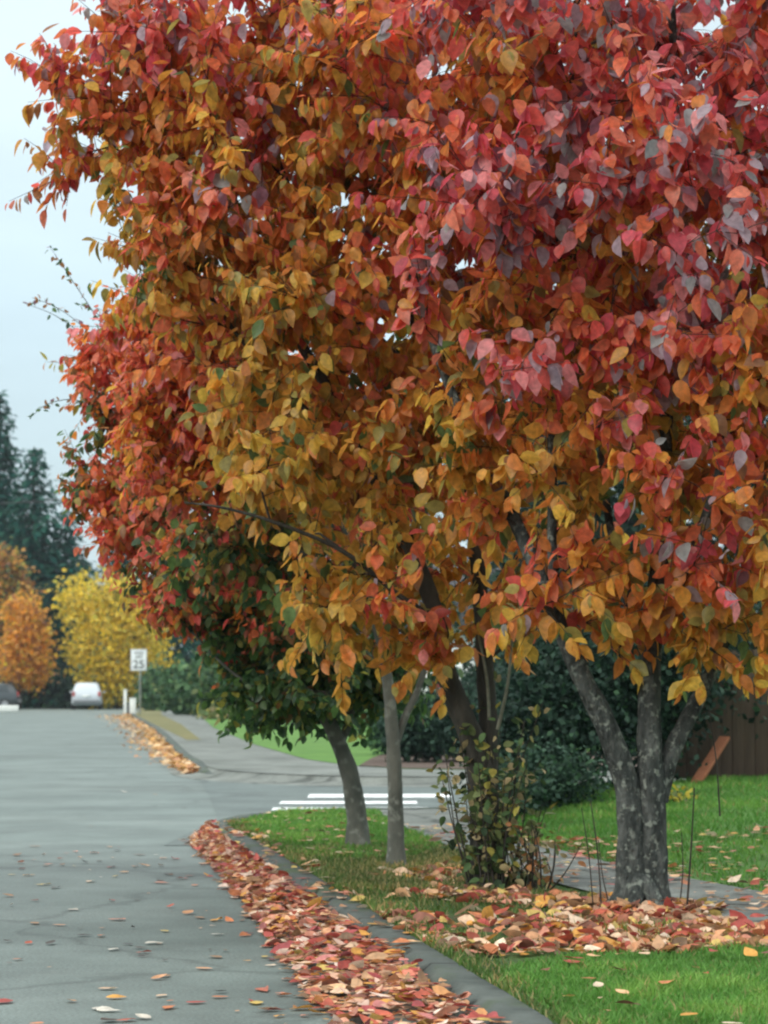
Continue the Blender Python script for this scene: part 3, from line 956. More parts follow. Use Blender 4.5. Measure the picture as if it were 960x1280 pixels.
# --- third tree, slim straight trunk --------------------------------
b3 = G(496, 1086, ZV)
D3 = float(b3[1])
T3 = Tree('street_tree', b3, 'slim straight grey trunk tree under a fine orange and red crown', group=GROUP_T)
o3 = lambda a, b, dd=0.0: on(a, b, D3, dd)
T3.limb([o3(496, 1090), o3(495, 1030), o3(493, 960), o3(489, 900), o3(484, 850), o3(470, 780), o3(440, 690), o3(390, 590), o3(330, 480), o3(270, 390)], .052, .012, 12, .35)
T3.limb([o3(492, 935), o3(507, 895, .05), o3(525, 855, .1), o3(540, 780, .15), o3(530, 650, .2), o3(480, 500, .2)], .028, .01, 8)
T3.limb([o3(470, 780), o3(410, 720, -.1), o3(330, 650, -.2), o3(260, 560, -.2), o3(200, 470, -.2)], .025, .008, 8)
bl = [blob(250, 450, 105, 95, D3, 72, .8), blob(245, 545, 100, 95, D3, 56, .7), blob(330, 600, 120, 110, D3, 50, .8), blob(420, 560, 140, 160, D3, 40, .9),
      blob(280, 690, 110, 60, D3, 26, .6), blob(420, 730, 110, 55, D3, 20, .7), blob(190, 405, 55, 50, D3, 14, .5)]
T3.grow(bl, zmin_attach=P(0, 880, D3)[2])
c3_ = P(330, 560, D3)


def col3(Pn, AID):
    xx = (Pn[:, 0] - P(300, 0, D3)[0])
    zz = (Pn[:, 2] - P(0, 560, D3)[2])
    an = T3.anchors
    na = (vnoise(an, 2.2, 2.2) * 2.4 + rng.normal(size=len(an)) * .5)[AID]
    s = 1.75 - xx * 1.9 + zz * .8 + na + rng.normal(size=len(Pn)) * .4
    cc_ = autumn(np.minimum(s, 2.9)) * np.array([1.08, 1.05, 1])
    hot = s > 2.4
    cc_[hot] = pick(['coral', 'scarlet', 'red', 'pink', 'orange', 'brown', 'olive'], [4, 3, 1.8, 1.8, 2.2, .8, .4], hot.sum()) * rng.uniform(.85, 1.12, (hot.sum(), 1))
    gm = ((P(0, 640, D3)[2] - an[:, 2]) * 1.6 + vnoise(an, 2.4, 1.1) * .8)[AID] + rng.normal(size=len(Pn)) * .2 > .22
    cc_[gm] = pick(['dgreen', 'green', 'olive', 'brown', 'red'], [3, 3, 2, 2, 1.5], gm.sum())
    return cc_


crown3 = T3.leaves(6, .024, .07, c3_, col3, size_var=.4, twig_len=(.14, .32))
T3.finish('bark_young', crown3)

# --- fourth tree: leaning trunk, green low crown turning red ---------
b4 = G(448, 1061, ZV)
D4 = float(b4[1])
T4 = Tree('street_tree', b4, 'leaning trunk tree at the grassy corner, dark green crown turning red at its edge', group=GROUP_T)
o4 = lambda a, b, dd=0.0: on(a, b, D4, dd)
T4.limb([o4(448, 1065), o4(446, 1020), o4(438, 970), o4(424, 930), o4(402, 890), o4(365, 845), o4(320, 780), o4(270, 690), o4(225, 580), o4(190, 470)], .075, .012, 12, .3)
T4.limb([o4(424, 930), o4(437, 900, .05), o4(440, 860, .1), o4(430, 790, .2), o4(390, 690, .2), o4(330, 580, .3)], .035, .01, 8)
T4.limb([o4(400, 888), o4(340, 868, -.1), o4(290, 840, -.2), o4(240, 790, -.2)], .022, .006, 7)
bl = [blob(190, 520, 90, 110, D4, 62, .8), blob(185, 640, 70, 75, D4, 45, .7), blob(255, 700, 90, 80, D4, 62, .9), blob(320, 790, 95, 62, D4, 62, .9),
      blob(395, 855, 110, 44, D4, 80, .9), blob(125, 480, 40, 70, D4, 20, .5), blob(360, 730, 130, 90, D4, 50, .9), blob(115, 590, 35, 45, D4, 10, .4),
      blob(470, 840, 70, 40, D4, 32, .7), blob(320, 868, 45, 26, D4, 14, .5), blob(225, 760, 35, 35, D4, 12, .4), blob(330, 600, 100, 100, D4, 20, .7)]
T4.grow(bl, zmin_attach=P(0, 925, D4)[2])
c4_ = P(290, 690, D4)


def col4(Pn, AID):
    an = T4.anchors
    nz = vnoise(an, 2.2, 5.5) * 1.1 + rng.normal(size=len(an)) * .15
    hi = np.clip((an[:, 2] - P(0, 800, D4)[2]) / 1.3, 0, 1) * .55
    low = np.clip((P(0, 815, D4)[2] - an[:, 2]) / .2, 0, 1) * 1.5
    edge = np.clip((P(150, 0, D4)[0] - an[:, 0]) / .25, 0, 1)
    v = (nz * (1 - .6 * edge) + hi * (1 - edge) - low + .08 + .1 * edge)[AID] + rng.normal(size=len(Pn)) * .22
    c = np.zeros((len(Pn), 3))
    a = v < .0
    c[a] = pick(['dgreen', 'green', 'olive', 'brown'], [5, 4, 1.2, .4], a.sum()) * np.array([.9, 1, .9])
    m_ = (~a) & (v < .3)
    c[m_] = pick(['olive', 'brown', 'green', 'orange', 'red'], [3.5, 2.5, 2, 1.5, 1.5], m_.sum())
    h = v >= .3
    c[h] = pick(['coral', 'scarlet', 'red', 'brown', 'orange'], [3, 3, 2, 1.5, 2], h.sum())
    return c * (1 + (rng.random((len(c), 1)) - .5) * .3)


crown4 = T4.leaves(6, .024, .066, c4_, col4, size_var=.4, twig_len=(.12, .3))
# long bare whips with a few tiny leaves that stick out against the sky
T4.finish('bark_young', crown4)
for (pts_, ) in [([(150, 470), (110, 425), (70, 395), (28, 378)],), ([(140, 450), (105, 410), (72, 385), (40, 372)],), ([(150, 440), (110, 380), (80, 335), (62, 308)],),
                 ([(140, 520), (95, 500), (60, 505), (40, 520)],), ([(130, 600), (100, 612), (75, 598)],), ([(150, 430), (125, 395), (95, 378)],)]:
    mb = Mb()
    line = catmull([o4(a, b, rng.normal() * .1) for a, b in pts_], 5)
    mb.tube(line, np.linspace(.004, .0015, len(line)), 4)
    k = 26
    ii = rng.integers(3, len(line), k)
    pos = line[ii] + rng.normal(size=(k, 3)) * .012
    tw = mb.build('whip', M['twig'], T4.root, smooth=True)
    V, Fc, C = leaf_geo(pos, rng.normal(size=(k, 3)) + np.array([0, 0, -.3]), rng.normal(size=(k, 3)), np.full(k, .045), np.full(k, .026),
                        pick(['plum', 'dgreen', 'brown', 'green'], [1, 2, 2, 1], k))
    np_mesh('whip_leaf', V, Fc, M['leaf'], tw, cols=C)['kind'] = 'stuff'


# ================================================================== SHRUBS AND HEDGES
def stem_shrub(name, base, label, stems, spread, height, leafL, names, probs, nper, cat='shrub', group=None, mat='green_leaf', up=1.0):
    root = empty(name, base, label, cat, group)
    mb = Mb()
    Pn, A = [], []
    for _ in range(stems):
        a = rng.random() * 2 * math.pi
        r0 = rng.random() ** .5 * spread
        p0 = np.array([base[0] + math.cos(a) * r0 * .5, base[1] + math.sin(a) * r0 * .5, base[2] - .01])
        h = height * rng.uniform(.45, 1.0)
        tip_ = p0 + np.array([math.cos(a) * r0 * .7 + rng.normal() * .06, math.sin(a) * r0 * .7 + rng.normal() * .06, h])
        mid_ = (p0 + tip_) / 2 + rng.normal(size=3) * .04 * height
        line = catmull([p0, mid_, tip_], 6)
        mb.tube(line, np.linspace(.006, .002, len(line)), 4, .1)
        u = rng.random(nper) ** .75 * (len(line) - 1.01)
        i = u.astype(int)
        pos = line[i] * (1 - (u - i))[:, None] + line[i + 1] * (u - i)[:, None]
        ax = rng.normal(size=(nper, 3)) + np.array([0, 0, -.1])
        Pn.append(pos + unit(ax) * rng.uniform(.0, .09, (nper, 1))); A.append(ax)
    mb.build('stem', M['twig'], root, smooth=True)
    Pn, A = np.concatenate(Pn), np.concatenate(A)
    n = len(Pn)
    N = unit(rng.normal(size=(n, 3)) * .7 + np.array([0, -.2, 1]))
    L = leafL * rng.uniform(.6, 1.3, n)
    c = pick(names, probs, n) * rng.uniform(.7, 1.25, (n, 1))
    V, Fc, C = leaf_geo(Pn, A, N, L, L * .7, c)
    np_mesh('foliage', V, Fc, M[mat], root, cols=C)
    return root


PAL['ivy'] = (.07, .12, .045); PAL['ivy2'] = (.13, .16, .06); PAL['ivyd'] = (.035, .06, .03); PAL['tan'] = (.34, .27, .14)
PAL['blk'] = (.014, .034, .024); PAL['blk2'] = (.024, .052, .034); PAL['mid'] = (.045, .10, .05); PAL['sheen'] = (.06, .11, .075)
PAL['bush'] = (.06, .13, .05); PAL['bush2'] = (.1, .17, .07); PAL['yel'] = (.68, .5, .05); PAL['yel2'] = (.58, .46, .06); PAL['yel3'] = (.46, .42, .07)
PAL['pum'] = (.66, .32, .04); PAL['pum2'] = (.52, .26, .05); PAL['rust'] = (.3, .13, .05)
stem_shrub('shrub', b2 + np.array([.02, -.1, 0]), 'wild leafy shrub wrapped round the foot of the second tree', 30, .21, 1.12, .056,
           ['ivy', 'ivy2', 'ivyd', 'tan', 'olive'], [4, 4, 1.2, 3, 1.6], 26)
stem_shrub('weed', np.array([b2[0] + .27, b2[1] - .15, ZV]), 'thin reddish weed stems beside the leafy shrub', 14, .16, .42, .05,
           ['rust', 'tan', 'ivy2', 'brown'], [2, 2, 1, 1], 7, cat='weed')
stem_shrub('weed', np.array([b2[0] + .22, b2[1] + .1, ZV]), 'tall yellow-green weeds behind the leafy shrub', 9, .2, .6, .055,
           ['ivy2', 'ivy', 'tan', 'olive'], [3, 2, 1, 1], 14, cat='weed')


def leaf_mass(name, label, blobs, n, leafL, names, probs, cat='shrub', group=None, ztrunk=None, stemr=.04, mat='green_leaf', base=None, simple=True,
              noise_gap=.0, trunk_mat='bark_dark', crown_name='foliage', stem_name='stem', stem_spread=.0):
    """shell-weighted leaf clumps through a union of ellipsoids on real stems"""
    vol = np.array([b[1][0] * b[1][1] * b[1][2] for b in blobs]) ** .67
    vol /= vol.sum()
    Pn, Nn = [], []
    for (c, r), w in zip(blobs, vol):
        k = int(n * w)
        kc = max(8, k // 16)
        d = unit(rng.normal(size=(kc, 3)))
        rad = rng.random(kc) ** .3
        cen = np.asarray(c) + d * rad[:, None] * np.asarray(r)
        idx = rng.integers(0, kc, k)
        pp = cen[idx] + rng.normal(size=(k, 3)) * (np.mean(r) * (.20 if cat == 'tree' else .10) + leafL * .8)
        Pn.append(pp); Nn.append(d[idx])
    Pn, Nn = np.concatenate(Pn), np.concatenate(Nn)
    bz = base[2] if base is not None else min(c[2] - r[2] for c, r in blobs)
    ok = Pn[:, 2] > bz + .02
    Pn, Nn = Pn[ok], Nn[ok]
    if base is None:
        base = np.array([np.mean([c[0] for c, r in blobs]), np.mean([c[1] for c, r in blobs]), bz])
    root = empty(name, base, label, cat, group)
    m = len(Pn)
    A = rng.normal(size=(m, 3)) + np.array([0, 0, -.5])
    N = unit(Nn * .6 + rng.normal(size=(m, 3)) * .6 + np.array([0, 0, .5]))
    L = leafL * rng.uniform(.6, 1.4, m)
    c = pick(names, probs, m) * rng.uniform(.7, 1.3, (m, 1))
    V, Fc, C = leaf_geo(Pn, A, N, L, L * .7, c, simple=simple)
    np_mesh(crown_name, V, Fc, M[mat], root, cols=C)
    mb = Mb()
    for (cc_, r) in blobs:
        tp_ = np.asarray(cc_) + np.array([0, 0, r[2] * .4])
        b0 = np.array([base[0] + (cc_[0] - base[0]) * stem_spread, base[1] + (cc_[1] - base[1]) * stem_spread, base[2] - .03])
        mid_ = (b0 + tp_) / 2 + np.array([(b0[0] - tp_[0]) * .2, 0, 0])
        line = catmull([b0, mid_, tp_], 5)
        mb.tube(line, np.linspace(stemr, stemr * .3, len(line)), 7, .08)
    mb.build(stem_name, M[trunk_mat], root, smooth=True)
    return root


def lawn_height(x, y):
    d = np.hypot(LVa[..., 0] - x, LVa[..., 1] - y)
    return float(LVa[np.unravel_index(np.argmin(d), d.shape)][2])


def bl2(px, py, rx, ry, D, rd=None):
    s = F / D
    return (P(px, py, D), (rx / s, rd if rd else (rx + ry) / 2 / s, ry / s))


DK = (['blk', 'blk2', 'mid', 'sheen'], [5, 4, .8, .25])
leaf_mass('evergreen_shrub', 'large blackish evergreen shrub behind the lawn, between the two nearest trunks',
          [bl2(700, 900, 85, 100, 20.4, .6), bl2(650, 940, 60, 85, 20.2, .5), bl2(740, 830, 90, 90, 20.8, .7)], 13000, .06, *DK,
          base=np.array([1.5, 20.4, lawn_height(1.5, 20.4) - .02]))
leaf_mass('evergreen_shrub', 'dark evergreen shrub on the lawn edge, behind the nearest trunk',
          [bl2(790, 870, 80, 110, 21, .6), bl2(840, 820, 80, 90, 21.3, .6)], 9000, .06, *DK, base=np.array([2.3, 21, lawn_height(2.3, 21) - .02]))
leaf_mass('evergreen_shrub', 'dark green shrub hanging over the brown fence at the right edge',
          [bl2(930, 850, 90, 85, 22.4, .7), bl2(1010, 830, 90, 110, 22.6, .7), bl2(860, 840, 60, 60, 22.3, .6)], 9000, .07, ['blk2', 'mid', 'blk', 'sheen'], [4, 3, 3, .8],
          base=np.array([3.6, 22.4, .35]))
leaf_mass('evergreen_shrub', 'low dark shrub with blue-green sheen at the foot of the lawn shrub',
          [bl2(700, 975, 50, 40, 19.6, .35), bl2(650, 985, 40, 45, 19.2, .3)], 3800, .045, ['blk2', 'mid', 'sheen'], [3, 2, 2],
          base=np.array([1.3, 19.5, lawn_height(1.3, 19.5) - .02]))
# yellow flowering weed on the lawn, right of the nearest trunk
stem_shrub('weed', np.array([G(845, 995, .35)[0], G(845, 995, .35)[1], lawn_height(*G(845, 995, .35)[:2])]), 'small yellow leaved weed on the lawn right of the nearest trunk',
           9, .14, .22, .05, ['yel2', 'ivy2', 'yel3'], [3, 2, 2], 12, cat='weed')

# fence and leaning plank
fy = 21.75
froot = empty('fence', (3.4, fy, .4), 'weathered brown board fence behind the right side of the lawn', 'fence')
mb = Mb()
for k in range(30):
    xx = 2.35 + k * .105
    mb.box((xx, fy + .04 * (k % 2) * .1 + (xx - 3.3) * .1, .98 + rng.normal() * .004), (.104, .018, 1.16), rot=.1, bevel=.003)
mb.build('boards', M['fence'], froot)
for xx in (2.4, 3.9, 5.3):
    mb = Mb(); mb.box((xx, fy + .09 + (xx - 3.3) * .1, .98), (.09, .09, 1.26), rot=.1, bevel=.006); mb.build('post', M['fence'], froot)
for zz in (.62, 1.3):
    mb = Mb(); mb.box((3.87, fy + .035 + (3.87 - 3.3) * .1, zz), (3.1, .035, .08), rot=.1, bevel=.004); mb.build('rail', M['fence'], froot)
a, b = P(866, 985, 20.9), P(906, 922, 21.6)
mb = Mb()
dv = b - a
Lp = float(np.linalg.norm(dv))
rotm = Vector(dv).to_track_quat('Z', 'Y').to_matrix()
mb.box((a + b) / 2, (.1, .03, Lp), rot=rotm, bevel=.004)
o = mb.build('plank', M['plank'])
tag(o, 'reddish wooden plank leaning on the brown fence', 'plank')

# far corner planting
leaf_mass('evergreen_shrub', 'dark rounded shrub on the mulch bed across the side street',
          [bl2(535, 905, 45, 40, 36, .6), bl2(580, 900, 45, 45, 36.5, .6), bl2(505, 915, 22, 26, 36, .4)], 9000, .08, *DK, base=np.array([.8, 36, ZV]))
leaf_mass('round_shrub', 'mid green clipped shrub beside the mulch bed, behind the slim trunk',
          [bl2(485, 912, 22, 28, 40, .4)], 3000, .07, ['mid', 'bush', 'blk2'], [2, 2, 1], base=np.array([.07, 40, ZV]))
leaf_mass('evergreen_shrub', 'tall dark evergreen shrub at the back of the mulch bed, behind the leafy trunk',
          [bl2(640, 860, 60, 90, 42, 1.0), bl2(620, 900, 50, 60, 41, .8)], 8000, .1, *DK, base=np.array([2.1, 42, ZV]))

# background evergreens behind the crowns
EG = 'dark evergreen trees behind the street trees'
for (px, top, w, D, lab) in [(470, 560, 150, 75, 'dark evergreen tree glimpsed between the leaning and the slim trunk crowns'),
                             (700, 430, 105, 46, 'dark evergreen tree standing behind the second street tree'),
                             (790, 330, 160, 48, 'tall dark evergreen tree straight behind the nearest trunk'),
                             (960, 300, 170, 50, 'tall dark evergreen tree beyond the fence at the right edge')]:
    hgt = P(0, top, D)[2]
    s = F / D
    c = P(px, 700, D)
    bb = []
    for k in range(5):
        z = .8 + (hgt - 1.2) * (k + .4) / 5
        bb.append((np.array([c[0] + rng.normal() * .25, c[1] + rng.normal() * .3, z]), (w / s * (1 - .13 * k), w / s * .8, hgt * .16)))
    leaf_mass('evergreen_tree', lab, bb, 11000, .17, *DK, cat='tree', group=EG, base=np.array([c[0], c[1], 0.1]), stemr=.14, crown_name='crown', stem_name='trunk')

# house behind
hx, hy = P(560, 870, 72)[0], 72
hroot = empty('house', (hx + 3.5, hy, ZV), 'white walled house glimpsed between the trunks under the crowns', 'house')
mb = Mb(); mb.box((hx + 3.5, hy, 1.6), (9, 8, 3.0)); mb.build('wall', M['white_wall'], hroot)
V = [(hx - 1.6, hy - 4.6, 3.0), (hx + 8.6, hy - 4.6, 3.0), (hx + 8.6, hy + 4.6, 3.0), (hx - 1.6, hy + 4.6, 3.0), (hx - 1.6, hy, 5.4), (hx + 8.6, hy, 5.4)]
np_mesh('roof', V, [(0, 1, 5), (0, 5, 4), (2, 3, 4), (2, 4, 5), (0, 4, 3), (1, 2, 5), (0, 3, 2), (0, 2, 1)], M['roof'], hroot)
for wx in (2.2, 5.2):
    mb = Mb(); mb.box((hx + wx, hy - 4.02, 1.75), (1.3, .08, 1.2), bevel=.01); w_ = mb.build('window', M['white_post'], hroot)
    mb = Mb(); mb.box((hx + wx, hy - 4.07, 1.75), (1.1, .02, 1.0)); mb.build('pane', M['glass'], w_)

# far bushes right of the sign
GB = 'green bushes along the far sidewalk'
BS = (['bush', 'bush2', 'mid', 'ivy2'], [3, 1.5, 3, .7])
for (px, py, rx, ry, D, lab) in [(235, 862, 24, 26, 104, 'pale green mounded bush right of the speed limit sign'),
                                 (275, 850, 32, 40, 98, 'rounded mid green bush left of the dark low crown'),
                                 (330, 850, 40, 45, 92, 'mid green bush half hidden behind the low dark crown'),
                                 (195, 862, 14, 22, 125, 'dark small bush just right of the sign post')]:
    leaf_mass('bush', lab, [bl2(px, py, rx, ry, D), bl2(px + rx * .5, py + 6, rx * .7, ry * .7, D - .6)], 2600, .28, *BS, cat='bush', group=GB,
              base=np.array([P(px, py, D)[0], D, ZV]))
leaf_mass('bush', 'yellow-green scrubby planting on the far lawn edge below the bushes', [bl2(275, 893, 28, 8, 88, .6), bl2(315, 903, 30, 9, 75, .6)], 2200, .14,
          ['ivy2', 'yel3', 'bush2', 'tan'], [3, 1, 2, 1.5], cat='bush', group=GB, base=np.array([P(295, 900, 80)[0], 80, ZV]))

# autumn trees at the end of the road
leaf_mass('yellow_tree', 'bright yellow autumn tree behind the speed limit sign',
          [bl2(150, 800, 48, 60, 150, 2.2), bl2(170, 830, 40, 38, 150, 2.0), bl2(112, 752, 32, 28, 151, 1.6), bl2(152, 752, 30, 30, 150, 1.6), bl2(128, 800, 36, 36, 149, 1.6),
           bl2(140, 852, 34, 22, 149, 1.5)], 9500, .32, ['yel', 'yel2', 'yel3', 'ivy2'], [5, 3, 1.6, .6], cat='tree', mat='leaf', base=np.array([P(155, 0, 150)[0], 150, 0]),
          stemr=.16, crown_name='crown', stem_name='trunk')
leaf_mass('orange_tree', 'narrow orange autumn tree at the left edge above the parked car',
          [bl2(40, 832, 19, 20, 148, 1.2), bl2(34, 797, 20, 26, 148, 1.2), bl2(32, 765, 14, 18, 148, 1.0), bl2(18, 826, 14, 22, 148, 1.1)], 5000, .3, ['pum', 'pum2', 'rust', 'yel2'], [5, 3, 1, 1],
          cat='tree', mat='leaf', base=np.array([P(34, 0, 148)[0], 148, 0]), stemr=.13, crown_name='crown', stem_name='trunk')
leaf_mass('orange_tree', 'dull brown-orange autumn tree behind the narrow orange tree',
          [bl2(12, 728, 20, 22, 156, 1.4), bl2(-4, 770, 20, 30, 156, 1.4), bl2(0, 704, 15, 16, 156, 1.1)], 4000, .34, ['rust', 'pum2', 'olive', 'mid'], [3, 3, 2, 1.5],
          cat='tree', mat='leaf', base=np.array([P(6, 0, 156)[0], 156, 0]), stemr=.13, crown_name='crown', stem_name='trunk')


# ------------------------------------------------------------------ conifers
def conifer_mesh(H, Rm, seed, dens=1.0):
    r_ = np.random.default_rng(seed)
    Pn, A, Nn, L, C = [], [], [], [], []
    tr = Mb()
    tr.tube([(0, 0, -.2), (0.05, 0, H * .5), (0, 0, H * .97)], [.35, .2, .03], 8)
    lv = int(H * 2.3)
    for i in range(lv):
        z = H * (.05 + .93 * i / lv)
        rad = Rm * (1 - z / H) ** .8 * r_.uniform(.75, 1.15) + .25
        nb = max(4, int(9 * dens * (1 - .45 * z / H)))
        a0 = r_.random() * 6.28
        for b in range(nb):
            a = a0 + b / nb * 6.28 + r_.normal() * .2
            rl = rad * r_.uniform(.6, 1.15)
            k = max(4, int(rl * 6.5))
            t = (np.arange(k) + r_.random(k)) / k
            d = np.array([math.cos(a), math.sin(a), 0])
            pos = d[None] * (t * rl)[:, None] + np.array([0, 0, 1.0]) * (z - .35 * rl * t + .22 * rl * t * t)[:, None] + r_.normal(size=(k, 3)) * .1
            ax = d[None] * .8 + r_.normal(size=(k, 3)) * .5 + np.array([0, 0, -.45])
            Pn.append(pos); A.append(ax); L.append(r_.uniform(.6, 1.25, k) * (.6 + .4 * (1 - z / H)))
            tr.tube([np.array([0, 0, z]), d * rl * .5 + np.array([0, 0, z - .12 * rl]), d * rl * .95 + np.array([0, 0, z - .13 * rl])], [.05, .03, .01], 3)
    Pn, A, L = np.concatenate(Pn), np.concatenate(A), np.concatenate(L)
    n_ = len(Pn)
    Nn = unit(r_.normal(size=(n_, 3)) * .5 + np.array([0, 0, 1]))
    base_c = np.array([(.012, .07, .055), (.02, .09, .065), (.009, .05, .043), (.03, .105, .07)])
    c = base_c[r_.integers(0, 4, n_)] * r_.uniform(.7, 1.3, (n_, 1))
    return (Pn, A, Nn, L, c), tr


proto = []
for (H, Rm, seed, dens) in [(23, 5.2, 1, 1.2), (19, 5.0, 2, 1.2), (15, 4.6, 3, 1.0)]:
    (Pn, A, Nn, L, c), tr = conifer_mesh(H, Rm, seed, dens)
    V, Fc, C = leaf_geo(Pn, A, Nn, L, L * .5, c, simple=True)
    proto.append((V, Fc, C, tr, H))

CON = 'dark conifers at the end of the road'
spots = [(-5, 478, 176, 0, 'tallest dark conifer cut by the left edge'),
         (40, 548, 170, 1, 'dark conifer above the orange tree'),
         (82, 628, 172, 1, 'dark conifer with thin open top above the silver car'),
         (100, 690, 162, 2, 'shorter dark conifer left behind the yellow tree'),
         (62, 720, 160, 2, 'low dark conifer filling the gap between orange and yellow trees'),
         (-50, 600, 165, 1, 'dark conifer mostly outside the left edge'),
         (150, 640, 168, 1, 'dark conifer directly above the yellow tree'),
         (205, 700, 158, 2, 'dark conifer right of the yellow tree above the sign'),
         (265, 640, 170, 1, 'dark conifer hidden behind the reddening crown edge'),
         (340, 620, 175, 1, 'dark conifer behind the low green crown'),
         (15, 640, 182, 0, 'broad dark conifer behind the narrow orange tree')]
made = {}
for i, (px, top, D, k, lab) in enumerate(spots):
    V, Fc, C, tr, H = proto[k]
    bx = P(px, 800, D)
    root = empty('conifer', (bx[0], D, 0), lab, 'tree', CON)
    if k not in made:
        sv = root.location.copy(); root.location = (0, 0, 0)
        bcr = np_mesh('crown', V, Fc, M['needle'], root, cols=C)
        btr = tr.build('trunk', M['bark_dark'], root, smooth=True)
        root.location = sv
        made[k] = (bcr, btr)
    else:
        for src in made[k]:
            cp = src.copy(); cp.parent = root; COL.objects.link(cp)
    s = P(px, top, D)[2] / H
    root.scale = (s * 1.0 if s > .8 else .8, s if s > .8 else .8, s)
    root.rotation_euler = (0, 0, i * 1.3)

# dark hedge closing the view at the end of the road
leaf_mass('hedge', 'dark evergreen hedge across the end of the road behind the cars',
          [bl2(x, 858, 40, 34, 158, 1.6) for x in range(-60, 420, 45)], 12000, .4, ['blk2', 'blk', 'mid'], [3, 3, 1.5], cat='hedge',
          base=np.array([P(100, 0, 158)[0], 158, 0]), stemr=.1)


